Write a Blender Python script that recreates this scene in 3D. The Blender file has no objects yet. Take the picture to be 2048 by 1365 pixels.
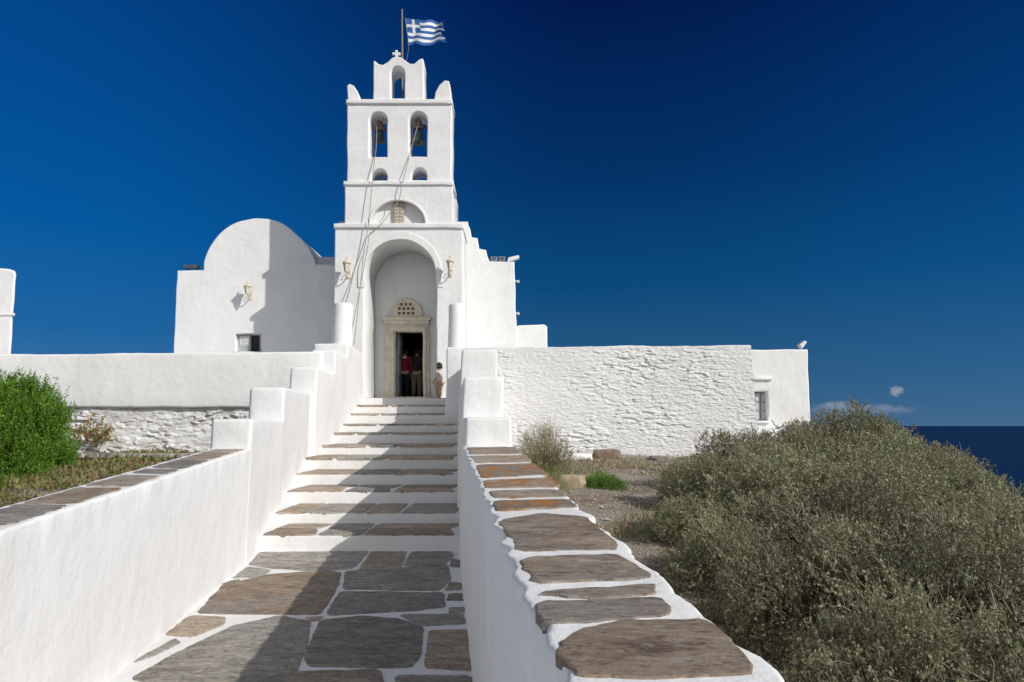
import bpy, bmesh, math, random
import numpy as np
from mathutils import Vector, Matrix, noise
from mathutils.geometry import tessellate_polygon
random.seed(7); np.random.seed(7)
scene = bpy.context.scene
COL = scene.collection
R = math.radians
# ------------------------------------------------------------------ camera model
TH = math.atan(169.5/1365.3); F = 1365.3
CT, ST = math.cos(TH), math.sin(TH)
def ray(px, py):
    xc = (px-1024)/F; yc = (682.5-py)/F
    return Vector((xc, CT-yc*ST, ST+yc*CT))
def P(px, py, Y):
    d = ray(px, py); return d*(Y/d.y)
def onplane(px, py, a, b):
    d = ray(px, py); return d*(a/(d.z-b*d.y))
cam = bpy.data.cameras.new('camera'); co = bpy.data.objects.new('camera', cam); COL.objects.link(co)
cam.lens = 24; cam.sensor_width = 36; cam.clip_end = 60000; cam.clip_start = 0.05
co.rotation_euler = (math.pi/2+TH, 0, 0)
scene.camera = co
# ------------------------------------------------------------------ lights / world
L = Vector((-1.33, .95, -1.0)).normalized()
sun = bpy.data.lights.new('sun', 'SUN'); so = bpy.data.objects.new('sun', sun); COL.objects.link(so)
sun.energy = 3.85; sun.angle = R(.5); sun.color = (1, .962, .905)
so.rotation_euler = L.to_track_quat('-Z', 'Y').to_euler()
el = math.asin(-L.z); az = math.atan2(-L.x, -L.y)
w = bpy.data.worlds.new('World'); scene.world = w; w.use_nodes = True
nt = w.node_tree; nt.nodes.clear()
def N(nt, t, **k):
    n = nt.nodes.new(t)
    for a, b in k.items():
        if a.startswith('i_'):
            key = a[2:]; key = int(key) if key.isdigit() else key
            n.inputs[key].default_value = b
        else: setattr(n, a, b)
    return n
def lk(nt, a, b): nt.links.new(a, b)
def mth(nt, op, a, b=None, c=None, clamp=False):
    n = nt.nodes.new('ShaderNodeMath'); n.operation = op; n.use_clamp = clamp
    for i, v in enumerate((a, b, c)):
        if v is None: continue
        if isinstance(v, (int, float)): n.inputs[i].default_value = v
        else: nt.links.new(v, n.inputs[i])
    return n.outputs[0]
def ramp(nt, fac, stops, interp='LINEAR'):
    n = nt.nodes.new('ShaderNodeValToRGB'); n.color_ramp.interpolation = interp
    e = n.color_ramp.elements
    while len(e) < len(stops): e.new(.5)
    for i, (p, c) in enumerate(stops):
        e[i].position = p; e[i].color = (c[0], c[1], c[2], 1)
    if fac is not None: nt.links.new(fac, n.inputs[0])
    return n.outputs[0]
def mixc(nt, fac, a, b, mode='MIX'):
    n = nt.nodes.new('ShaderNodeMix'); n.data_type = 'RGBA'; n.blend_type = mode
    for s, v in ((0, fac), (6, a), (7, b)):
        if isinstance(v, (int, float)): n.inputs[s].default_value = v
        elif isinstance(v, tuple): n.inputs[s].default_value = (v[0], v[1], v[2], 1)
        else: nt.links.new(v, n.inputs[s])
    return n.outputs[2]
def smooth(nt, v, lo, hi):
    n = nt.nodes.new('ShaderNodeMapRange'); n.interpolation_type = 'SMOOTHSTEP'
    nt.links.new(v, n.inputs[0]); n.inputs[1].default_value = lo; n.inputs[2].default_value = hi
    return n.outputs[0]
tc = N(nt, 'ShaderNodeTexCoord'); sep = N(nt, 'ShaderNodeSeparateXYZ'); lk(nt, tc.outputs['Generated'], sep.inputs[0])
X, Y, Z = sep.outputs
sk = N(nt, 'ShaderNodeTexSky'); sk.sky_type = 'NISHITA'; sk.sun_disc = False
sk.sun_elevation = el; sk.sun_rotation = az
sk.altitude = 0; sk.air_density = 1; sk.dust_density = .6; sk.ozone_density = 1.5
ra = ramp(nt, Z, [(0, (.050, .130, .235)), (.06, (.026, .108, .235)), (.2, (.0035, .068, .200)), (.35, (.0012, .033, .135)), (.56, (.0006, .0085, .074))])
rb = ramp(nt, Z, [(0, (.07, .19, .38)), (.12, (.013, .130, .36)), (.25, (.0015, .100, .35)), (.4, (.001, .072, .29)), (.6, (.001, .046, .21))])
lf = smooth(nt, X, .12, -.62)
rf = mth(nt, 'MULTIPLY', smooth(nt, X, .2, .7), .28)
fac = mth(nt, 'ADD', lf, rf, clamp=True)
base = mixc(nt, fac, ra, rb)
# clouds low over the sea
u = mth(nt, 'DIVIDE', X, Y); v = mth(nt, 'DIVIDE', Z, Y)
mpw = N(nt, 'ShaderNodeMapping'); mpw.inputs['Scale'].default_value = (1, 1, 1.7); lk(nt, tc.outputs['Generated'], mpw.inputs[0])
nz = N(nt, 'ShaderNodeTexNoise', i_Scale=95., i_Detail=8., i_Roughness=.62); lk(nt, mpw.outputs[0], nz.inputs['Vector'])
def cloud(uc, vc, ru, rv, k):
    a = mth(nt, 'DIVIDE', mth(nt, 'SUBTRACT', u, uc), ru); b = mth(nt, 'DIVIDE', mth(nt, 'SUBTRACT', v, vc), rv)
    d = mth(nt, 'ADD', mth(nt, 'MULTIPLY', a, a), mth(nt, 'MULTIPLY', b, b))
    d = mth(nt, 'ADD', d, mth(nt, 'MULTIPLY', mth(nt, 'SUBTRACT', nz.outputs[0], .5), k))
    return smooth(nt, d, 1.3, -.6)
c1 = cloud(.562, .0505, .011, .008, 4.)
c2 = cloud(.510, .0235, .085, .0085, 2.6)
c3 = cloud(.472, .028, .030, .010, 3.)
cl = mth(nt, 'MAXIMUM', mth(nt, 'MULTIPLY', c1, .75), mth(nt, 'MAXIMUM', mth(nt, 'MULTIPLY', c2, .42), mth(nt, 'MULTIPLY', c3, .5)))
cl = mth(nt, 'MULTIPLY', cl, smooth(nt, Y, 0., .2))
base = mixc(nt, cl, base, (.42, .42, .50))
b10 = mixc(nt, 1., base, (10., 10., 10.), 'MULTIPLY')
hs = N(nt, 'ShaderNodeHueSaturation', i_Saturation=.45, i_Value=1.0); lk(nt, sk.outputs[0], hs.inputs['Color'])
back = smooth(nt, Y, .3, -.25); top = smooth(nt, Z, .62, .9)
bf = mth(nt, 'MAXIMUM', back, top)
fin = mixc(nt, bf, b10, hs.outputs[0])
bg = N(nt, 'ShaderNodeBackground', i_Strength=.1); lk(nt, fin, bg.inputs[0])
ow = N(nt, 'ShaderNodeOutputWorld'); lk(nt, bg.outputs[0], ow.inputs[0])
scene.view_settings.view_transform = 'Standard'; scene.view_settings.look = 'None'; scene.view_settings.exposure = 0
# ------------------------------------------------------------------ materials
def mat(name):
    m = bpy.data.materials.new(name); m.use_nodes = True
    nt = m.node_tree; b = nt.nodes['Principled BSDF']
    return m, nt, b
def setc(nt, b, c):
    if isinstance(c, tuple): b.inputs['Base Color'].default_value = (*c, 1)
    else: nt.links.new(c, b.inputs['Base Color'])
def geo(nt, scale=None):
    g = nt.nodes.new('ShaderNodeNewGeometry'); o = g.outputs['Position']
    if scale:
        m = nt.nodes.new('ShaderNodeMapping'); m.inputs['Scale'].default_value = scale
        nt.links.new(o, m.inputs[0]); o = m.outputs[0]
    return o
def nz_(nt, vec, scale, detail=4., rough=.55):
    n = nt.nodes.new('ShaderNodeTexNoise'); n.inputs['Scale'].default_value = scale
    n.inputs['Detail'].default_value = detail; n.inputs['Roughness'].default_value = rough
    nt.links.new(vec, n.inputs['Vector']); return n.outputs[0]
def bump(nt, b, hs):
    prev = None
    for h, st, dist in hs:
        n = nt.nodes.new('ShaderNodeBump'); n.inputs['Strength'].default_value = st; n.inputs['Distance'].default_value = dist
        nt.links.new(h, n.inputs['Height'])
        if prev: nt.links.new(prev, n.inputs['Normal'])
        prev = n.outputs[0]
    nt.links.new(prev, b.inputs['Normal'])
def whitewash(name, rub=0):
    m, nt, b = mat(name); g = geo(nt)
    n1 = nz_(nt, g, .9, 5.); n2 = nz_(nt, g, 6., 7., .65); n3 = nz_(nt, g, 38., 4., .6)
    c = mixc(nt, smooth(nt, n1, .35, .7), (.785, .785, .78), (.73, .728, .722))
    st = nz_(nt, geo(nt, (3., 3., .5)), 1.6, 6., .65)
    c = mixc(nt, mth(nt, 'MULTIPLY', smooth(nt, st, .54, .8), .38), c, (.55, .525, .485))
    c = mixc(nt, mth(nt, 'MULTIPLY', smooth(nt, n2, .60, .78), .3), c, (.58, .56, .53))
    bl = [(n1, .35, .12), (n2, .55, .017), (n3, .4, .005)]
    if rub:
        at = nt.nodes.new('ShaderNodeAttribute'); at.attribute_name = 'cav'
        cv = mth(nt, 'ADD', at.outputs['Fac'], mth(nt, 'MULTIPLY', mth(nt, 'SUBTRACT', n3, .5), .6))
        c = mixc(nt, smooth(nt, cv, .6 if rub == 1 else .28, 1.1 if rub == 1 else .7), c, (.30, .265, .225))
        lo_, hi_, k_ = (.62, .76, .3) if rub == 1 else (.44, .60, .6)
        c = mixc(nt, mth(nt, 'MULTIPLY', smooth(nt, nz_(nt, g, 2.6, 6., .7), lo_, hi_), k_), c, (.42, .40, .36))
        nh = nz_(nt, geo(nt, (1, 1, 3.2)), 11., 9., .75)
        c = mixc(nt, mth(nt, 'MULTIPLY', smooth(nt, nh, .60, .70), .4), c, (.38, .35, .31))
        bl = [(nz_(nt, geo(nt, (1, 1, 2.6)), 6., 8., .7), .7, .03), (nh, .6, .02), (n3, .6, .008)]
    setc(nt, b, c); b.inputs['Roughness'].default_value = .9; b.inputs['Specular IOR Level'].default_value = .15
    bump(nt, b, bl)
    return m
WHITE = whitewash('whitewash'); RUB = whitewash('whitewashed_rubble', 1); RUB2 = whitewash('worn_whitewashed_rubble', 2)
def slate(name, a, b_, lich=0.):
    m, nt, b = mat(name); oi = nt.nodes.new('ShaderNodeObjectInfo')
    g0 = geo(nt); ad = nt.nodes.new('ShaderNodeVectorMath'); ad.operation = 'ADD'; nt.links.new(g0, ad.inputs[0])
    cx = nt.nodes.new('ShaderNodeCombineXYZ'); nt.links.new(mth(nt, 'MULTIPLY', oi.outputs['Random'], 50.), cx.inputs[0]); nt.links.new(cx.outputs[0], ad.inputs[1])
    def mp(s, rz=0.):
        q = nt.nodes.new('ShaderNodeMapping'); q.inputs['Scale'].default_value = s; q.inputs['Rotation'].default_value = (0, 0, rz); nt.links.new(ad.outputs[0], q.inputs[0]); return q.outputs[0]
    n1 = nz_(nt, mp((1, 1.6, 1)), 3.2, 7., .65); n2 = nz_(nt, mp((1., 4., 1.), .35), 6., 9., .76); n3 = nz_(nt, mp((1, 1, 1)), 70., 4., .75); n4 = nz_(nt, mp((1, 1, 1)), 1.6, 4.)
    n5 = nz_(nt, mp((1., 2.2, 1.), .2), 22., 9., .78)
    c = mixc(nt, smooth(nt, n1, .42, .58), a, b_)
    c = mixc(nt, mth(nt, 'MULTIPLY', smooth(nt, n4, .48, .60), .55), c, (.29, .28, .265))
    c = mixc(nt, mth(nt, 'MULTIPLY', smooth(nt, n2, .54, .60), .65), c, (a[0]*.36, a[1]*.36, a[2]*.38))
    c = mixc(nt, mth(nt, 'MULTIPLY', smooth(nt, n2, .46, .38), .7), c, (.54, .47, .38))
    c = mixc(nt, mth(nt, 'MULTIPLY', smooth(nt, n5, .54, .60), .65), c, (a[0]*.4, a[1]*.38, a[2]*.38))
    c = mixc(nt, mth(nt, 'MULTIPLY', smooth(nt, n5, .45, .38), .6), c, (.56, .51, .45))
    c = mixc(nt, mth(nt, 'MULTIPLY', smooth(nt, n3, .56, .66), .5), c, (.52, .50, .46))
    br = mth(nt, 'MULTIPLY_ADD', oi.outputs['Random'], .5, .95)
    cb = nt.nodes.new('ShaderNodeCombineColor')
    for i in range(3): nt.links.new(br, cb.inputs[i])
    c = mixc(nt, 1., c, cb.outputs[0], 'MULTIPLY')
    lz = nz_(nt, mp((1, 1, 1)), 6., 8., .72)
    if lich: c = mixc(nt, mth(nt, 'MULTIPLY', smooth(nt, lz, .47, .55), lich), c, (.52, .22, .045))
    else: c = mixc(nt, mth(nt, 'MULTIPLY', smooth(nt, lz, .60, .66), .5), c, (.46, .27, .11))
    setc(nt, b, c); b.inputs['Roughness'].default_value = .8; b.inputs['Specular IOR Level'].default_value = .25
    bump(nt, b, [(n1, .7, .03), (n2, 1., .026), (n5, .9, .012), (n3, .5, .004)])
    return m
SL_BROWN = slate('brown_schist', (.29, .215, .155), (.40, .31, .235)); SL_LICH = slate('lichen_schist', (.29, .215, .155), (.37, .29, .22), .85)
SL_GREY = slate('grey_schist', (.235, .215, .19), (.34, .315, .28)); SL_PALE = slate('pale_schist', (.40, .32, .265), (.50, .42, .36))
def plain(name, c, rough=.7, var=.15, scale=12., bmp=.004, metal=0.):
    m, nt, b = mat(name); g = geo(nt); n = nz_(nt, g, scale, 5.)
    setc(nt, b, mixc(nt, smooth(nt, n, .3, .7), tuple(x*(1-var) for x in c), tuple(x*(1+var) for x in c)))
    b.inputs['Roughness'].default_value = rough; b.inputs['Metallic'].default_value = metal
    b.inputs['Specular IOR Level'].default_value = .3
    bump(nt, b, [(n, .5, bmp)]); return m
MARBLE = plain('aged_marble', (.66, .59, .48), .6, .12, 5.)
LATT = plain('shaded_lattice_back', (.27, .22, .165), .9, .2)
DARKIN = plain('dim_interior', (.035, .03, .028), .9)  # near-black lining: the room's lack of light is put into its colour
BRONZE = plain('green_bronze', (.07, .10, .085), .45, .4, 14., .002, .6)
WOOD = plain('weathered_wood', (.16, .12, .085), .85, .3)
ROPE = plain('rope', (.30, .28, .25), .9); POLE = plain('rusty_pole', (.26, .20, .13), .7)
CREAM = plain('cream_metal', (.62, .54, .42), .5, .15, 20.); GLASSM = plain('frosted_pane', (.62, .60, .52), .25, .1)
DGREY = plain('dark_grey_metal', (.09, .09, .095), .5); LGREY = plain('light_grey_metal', (.5, .5, .5), .4)
PAINTG = plain('grey_painted_wood', (.40, .44, .46), .6); PANE = plain('unlit_room_pane', (.015, .016, .02), .15)
PAPER = plain('paper', (.66, .66, .64), .8, .03); INK = plain('faint_ink', (.3, .3, .33), .8)
FBLUE = plain('flag_blue', (.035, .12, .36), .8, .12); FWHITE = plain('flag_white', (.74, .74, .74), .8, .05)
SKIN = plain('skin', (.48, .29, .20), .6, .05); HAIR = plain('dark_hair', (.02, .014, .01), .6)
RED = plain('maroon_cloth', (.20, .014, .025), .9); CWHITE = plain('white_cloth', (.7, .68, .66), .9)
BLK = plain('black_cloth', (.02, .022, .026), .9); BEIGE = plain('beige_cloth', (.38, .29, .21), .9); SHOE = plain('dark_shoe', (.03, .025, .02), .6)
KHAKI = plain('dull_khaki_cloth', (.20, .155, .11), .9)
STRIPE = plain('pale_patterned_cloth', (.50, .47, .45), .9, .35, 60.)
ROCK = plain('rock', (.26, .23, .19), .9, .35, 6., .03)
def foliage(name, cols, tr=.25, rough=.6, alt=None, gain=1.):
    m, nt, b = mat(name); g = nt.nodes.new('ShaderNodeNewGeometry'); oi = nt.nodes.new('ShaderNodeObjectInfo')
    st = [(i/(len(cols)-1), c) for i, c in enumerate(cols)]
    c = ramp(nt, g.outputs['Random Per Island'], st)
    if alt:
        c = mixc(nt, mth(nt, 'MULTIPLY', smooth(nt, nz_(nt, g.outputs['Position'], .9, 4.), .40, .56), .75), c, alt)
        c = mixc(nt, mth(nt, 'MULTIPLY', oi.outputs['Random'], .5), c, tuple(x*1.15 for x in alt))
    big = nz_(nt, g.outputs['Position'], 2.6, 3.)
    k = mth(nt, 'MULTIPLY_ADD', big, 1.2*gain, .45*gain)
    k = mth(nt, 'MULTIPLY', k, mth(nt, 'MULTIPLY_ADD', oi.outputs['Random'], .5, .75))
    cb = nt.nodes.new('ShaderNodeCombineColor')
    for i in range(3): nt.links.new(k, cb.inputs[i])
    c = mixc(nt, 1., c, cb.outputs[0], 'MULTIPLY')
    setc(nt, b, c); b.inputs['Roughness'].default_value = rough; b.inputs['Specular IOR Level'].default_value = .2
    t = nt.nodes.new('ShaderNodeBsdfTranslucent'); nt.links.new(c, t.inputs[0])
    mx = nt.nodes.new('ShaderNodeMixShader'); mx.inputs[0].default_value = tr
    nt.links.new(b.outputs[0], mx.inputs[1]); nt.links.new(t.outputs[0], mx.inputs[2])
    nt.links.new(mx.outputs[0], nt.nodes['Material Output'].inputs[0]); return m
F_DRY = foliage('dry_olive_leaves', [(.18, .18, .085), (.29, .28, .155), (.38, .36, .23), (.46, .42, .30), (.22, .24, .12)], alt=(.22, .245, .135))
F_TWIG = foliage('dry_twigs', [(.13, .10, .07), (.34, .285, .21), (.22, .17, .125)], .05, .9)
F_GREEN = foliage('bright_green_leaves', [(.04, .11, .012), (.08, .18, .016), (.13, .25, .025), (.20, .33, .05)], .3)
F_GRASS = foliage('straw', [(.34, .29, .16), (.42, .37, .22), (.24, .24, .10), (.15, .20, .06)])
F_PINK = foliage('succulent_carpet', [(.10, .18, .03), (.28, .13, .10), (.15, .20, .05), (.30, .24, .13), (.12, .18, .04)])
F_YEL = foliage('yellow_red_leaves', [(.22, .28, .06), (.35, .14, .05), (.13, .22, .05)])
m, nt2, b = mat('dry_earth'); g = geo(nt2); e1 = nz_(nt2, g, .8, 6., .6); e2 = nz_(nt2, g, 9., 7., .7); e3 = nz_(nt2, g, 60., 4., .7)
vo = nt2.nodes.new('ShaderNodeTexVoronoi'); vo.inputs['Scale'].default_value = 38.; lk(nt2, g, vo.inputs['Vector'])
c = mixc(nt2, smooth(nt2, e1, .42, .6), (.33, .30, .25), (.20, .135, .085))
c = mixc(nt2, smooth(nt2, e2, .5, .7), c, (.40, .37, .31)); c = mixc(nt2, mth(nt2, 'MULTIPLY', smooth(nt2, e3, .5, .7), .7), c, (.10, .08, .055))
setc(nt2, b, c); b.inputs['Roughness'].default_value = .95; bump(nt2, b, [(e2, .8, .05), (vo.outputs[0], .8, .02), (e3, .6, .01)]); EARTH = m
m, nt2, b = mat('sea_water'); g = geo(nt2, (1., .35, 1.)); s1 = nz_(nt2, g, .05, 8., .6)
setc(nt2, b, mixc(nt2, s1, (.001, .008, .032), (.004, .022, .07))); b.inputs['Roughness'].default_value = .45; b.inputs['Specular IOR Level'].default_value = .12
bump(nt2, b, [(nz_(nt2, g, .4, 6.), .6, .4)]); SEA = m
# ------------------------------------------------------------------ object helpers
W = {}
def reg(o, parent):
    COL.objects.link(o)
    if parent is not None:
        o.parent = parent; o.matrix_parent_inverse = W[parent.name].inverted()
    W[o.name] = Matrix.Identity(4)
    return o
def tag(o, label=None, cat=None, group=None, kind=None):
    if label: o['label'] = label
    if cat: o['category'] = cat
    if group: o['group'] = group
    if kind: o['kind'] = kind
    return o
def thing(name, label, cat, loc=(0, 0, 0), group=None):
    o = bpy.data.objects.new(name, None); o.empty_display_size = .2; o.location = loc; COL.objects.link(o)
    W[o.name] = Matrix.Translation(loc); return tag(o, label, cat, group)
def obj(name, v, f, m, parent=None, smooth_=False, flat=None):
    me = bpy.data.meshes.new(name); me.from_pydata([tuple(p) for p in v], [], f); me.materials.append(m)
    if smooth_:
        me.polygons.foreach_set('use_smooth', [True]*len(f))
        if flat:
            for i in flat: me.polygons[i].use_smooth = False
    me.update(); return reg(bpy.data.objects.new(name, me), parent)
class MB:
    def __init__(s): s.v = []; s.f = []; s.mi = []
    def add(s, v, f, mi=0):
        k = len(s.v); s.v += [tuple(p) for p in v]; s.f += [tuple(i+k for i in q) for q in f]; s.mi += [mi]*len(f); return s
    def box(s, x0, x1, y0, y1, z0, z1, mi=0):
        return s.add([(x, y, z) for z in (z0, z1) for (x, y) in ((x0, y0), (x1, y0), (x1, y1), (x0, y1))],
                     [(3, 2, 1, 0), (4, 5, 6, 7), (0, 1, 5, 4), (1, 2, 6, 5), (2, 3, 7, 6), (3, 0, 4, 7)], mi)
    def tube(s, pts, rad, n=8, mi=0):
        pts = [Vector(p) for p in pts]; rad = rad if isinstance(rad, (list, tuple)) else [rad]*len(pts)
        vs = []; up = None
        for i, p in enumerate(pts):
            d = (pts[min(i+1, len(pts)-1)]-pts[max(i-1, 0)]).normalized()
            if up is None: up = Vector((0, 0, 1)) if abs(d.z) < .9 else Vector((1, 0, 0))
            a = d.cross(up).normalized(); b_ = d.cross(a).normalized(); up = -b_
            up = b_ if up.length < .1 else up
            for k in range(n):
                t = 2*math.pi*k/n; vs.append(p+(a*math.cos(t)+b_*math.sin(t))*rad[i])
        fs = [(i*n+k, i*n+(k+1) % n, (i+1)*n+(k+1) % n, (i+1)*n+k) for i in range(len(pts)-1) for k in range(n)]
        fs += [tuple(range(n))[::-1], tuple(range((len(pts)-1)*n, len(pts)*n))]
        return s.add(vs, fs, mi)
    def lathe(s, c, prof, n=24, mi=0, rot=0.):
        vs = [(c[0]+r*math.cos(2*math.pi*k/n+rot), c[1]+r*math.sin(2*math.pi*k/n+rot), c[2]+z) for r, z in prof for k in range(n)]
        fs = [(i*n+k, i*n+(k+1) % n, (i+1)*n+(k+1) % n, (i+1)*n+k) for i in range(len(prof)-1) for k in range(n)]
        fs += [tuple(range(n))[::-1], tuple(range((len(prof)-1)*n, len(prof)*n))]
        return s.add(vs, fs, mi)
    def build(s, name, m, parent=None, smooth_=False):
        ms = m if isinstance(m, list) else [m]
        o = obj(name, s.v, s.f, ms[0], parent, smooth_)
        for q in ms[1:]: o.data.materials.append(q)
        if len(ms) > 1: o.data.polygons.foreach_set('material_index', s.mi)
        if smooth_: o.data.set_sharp_from_angle(angle=R(40))
        return o
def fbm(p, s=1.):
    return noise.noise(p*s)+.5*noise.noise(p*s*2.1+Vector((7, 3, 1)))
def wob(p, amp):
    return Vector(p)+Vector((fbm(Vector(p), 1.3), fbm(Vector(p)+Vector((31, 5, 9)), 1.3), fbm(Vector(p)+Vector((3, 55, 19)), 1.3)))*amp
def softbox(name, c8, m, parent=None, r=.04, step=.2, amp=.010, fine=0., edge=0.):
    c8 = [Vector(c) for c in c8]
    Ls = [max((c8[1]-c8[0]).length, .05), max((c8[3]-c8[0]).length, .05), max((c8[4]-c8[0]).length, .05)]
    cs = []
    for l in Ls:
        rr = min(r, l*.45); n = max(1, int((l-2*rr)/step))
        cs.append([0, rr*.3, rr*.65]+[rr+(l-2*rr)*i/n for i in range(n+1)]+[l-rr*.65, l-rr*.3, l])
    idx = {}; vs = []; fs = []
    def vert(i, j, k):
        if (i, j, k) in idx: return idx[(i, j, k)]
        p = [cs[0][i], cs[1][j], cs[2][k]]; q = [min(max(p[a], min(r, Ls[a]*.45)), Ls[a]-min(r, Ls[a]*.45)) for a in range(3)]
        d = Vector([p[a]-q[a] for a in range(3)])
        if d.length > 1e-9:
            mx = max(abs(x) for x in d); d = d.normalized()*mx
        t = [(q[a]+d[a])/Ls[a] for a in range(3)]
        a_ = c8[0].lerp(c8[1], t[0]).lerp(c8[3].lerp(c8[2], t[0]), t[1]); b_ = c8[4].lerp(c8[5], t[0]).lerp(c8[7].lerp(c8[6], t[0]), t[1])
        pt = wob(a_.lerp(b_, t[2]), amp)
        if fine: pt = pt+Vector((noise.noise(pt*9), noise.noise(pt*9+Vector((9, 9, 9))), noise.noise(pt*9+Vector((4, 0, 9)))))*fine
        if edge:
            s = max(0, t[2]-.9)/.1; e_ = Vector((0, pt.y, 0)); side = 1 if t[0] > .5 else -1
            pt.x += edge*s*side*(fbm(e_+Vector((side, 0, 0)), 5.)+.5*noise.noise((e_+Vector((side*4, 0, 0)))*17))*abs(t[0]-.5)*2
        idx[(i, j, k)] = len(vs); vs.append(pt); return len(vs)-1
    n0, n1, n2 = len(cs[0])-1, len(cs[1])-1, len(cs[2])-1
    for i in range(n0):
        for j in range(n1):
            fs.append((vert(i, j, 0), vert(i, j+1, 0), vert(i+1, j+1, 0), vert(i+1, j, 0)))
            fs.append((vert(i, j, n2), vert(i+1, j, n2), vert(i+1, j+1, n2), vert(i, j+1, n2)))
    for i in range(n0):
        for k in range(n2):
            fs.append((vert(i, 0, k), vert(i+1, 0, k), vert(i+1, 0, k+1), vert(i, 0, k+1)))
            fs.append((vert(i, n1, k), vert(i, n1, k+1), vert(i+1, n1, k+1), vert(i+1, n1, k)))
    for j in range(n1):
        for k in range(n2):
            fs.append((vert(0, j, k), vert(0, j, k+1), vert(0, j+1, k+1), vert(0, j+1, k)))
            fs.append((vert(n0, j, k), vert(n0, j+1, k), vert(n0, j+1, k+1), vert(n0, j, k+1)))
    return obj(name, vs, fs, m, parent, True)
def hexa(y0, y1, xi0, xo0, xi1, xo1, z0, zt0, zt1, ti=0.):
    return [(xi0, y0, z0), (xo0, y0, z0), (xo1, y1, z0), (xi1, y1, z0), (xi0+ti, y0, zt0), (xo0, y0, zt0), (xo1, y1, zt1), (xi1+ti, y1, zt1)]
def area2(p): return sum(p[i][0]*p[(i+1) % len(p)][1]-p[(i+1) % len(p)][0]*p[i][1] for i in range(len(p)))
def resamp(p, st, jit, seed=0):
    out = []
    for i in range(len(p)):
        a = Vector(p[i]); b_ = Vector(p[(i+1) % len(p)]); n = max(1, int((b_-a).length/st))
        for k in range(n): out.append(a.lerp(b_, k/n))
    if jit:
        out = [q+Vector((noise.noise(Vector((q.x*1.7, q.y*1.7, seed))), noise.noise(Vector((q.x*1.7, q.y*1.7, seed+9)))))*jit for q in out]
    return out
def plate(name, outer, Y0, D, m, parent=None, holes=(), bev=.03, px=True, st=.25, jit=.02):
    def conv(pl): return [((q := P(a, b_, Y0)).x, q.z) for a, b_ in pl] if px else list(pl)
    loops = []
    o = resamp(conv(outer), st, jit)
    if area2(o) < 0: o.reverse()
    loops.append(o)
    for h in holes:
        q = resamp(conv(h), st, jit)
        if area2(q) > 0: q.reverse()
        loops.append(q)
    v = []; f = []; flat = []
    def off(lp, d):
        r = []; n = len(lp)
        for i in range(n):
            e1 = (lp[i]-lp[i-1]); e2 = (lp[(i+1) % n]-lp[i])
            n1 = Vector((-e1.y, e1.x)).normalized() if e1.length > 1e-7 else Vector((0, 0)); n2 = Vector((-e2.y, e2.x)).normalized() if e2.length > 1e-7 else n1
            mm = n1+n2
            if mm.length < .2: r.append(lp[i]+n1*d); continue
            mm.normalize(); r.append(lp[i]+mm*(d/max(mm.dot(n1), .5)))
        return r
    tops = []; bots = []
    for lp in loops:
        rings = [(off(lp, bev), 0), (off(lp, bev*.3), bev*.3), (lp, bev), (lp, D)]
        ids = []
        for pts, dep in rings:
            s = len(v); v += [(q.x, Y0+dep, q.y) for q in pts]; ids.append(s)
        n = len(lp)
        for a in range(3):
            for i in range(n):
                f.append((ids[a]+i, ids[a+1]+i, ids[a+1]+(i+1) % n, ids[a]+(i+1) % n))
        tops.append((ids[0], rings[0][0])); bots.append((ids[3], rings[3][0]))
    for lst, rev in ((tops, False), (bots, True)):
        tri = tessellate_polygon([[Vector((q.x, q.y, 0)) for q in pts] for s, pts in lst])
        flatidx = [s+i for s, pts in lst for i in range(len(pts))]
        for t in tri:
            q = [flatidx[i] for i in t]; a = Vector(v[q[0]]); nrm = (Vector(v[q[1]])-a).cross(Vector(v[q[2]])-a)
            if (nrm.y > 0) != rev: q.reverse()
            flat.append(len(f)); f.append(tuple(q))
    return obj(name, v, f, m, parent, True, flat)
def archpts(xl, xr, yb, ys, yt, n=18):
    cx = (xl+xr)/2; r = (xr-xl)/2; h = ys-yt
    return [(xl, yb)]+[(cx-r*math.cos(math.pi*i/n), ys-h*math.sin(math.pi*i/n)) for i in range(n+1)]+[(xr, yb)]
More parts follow.
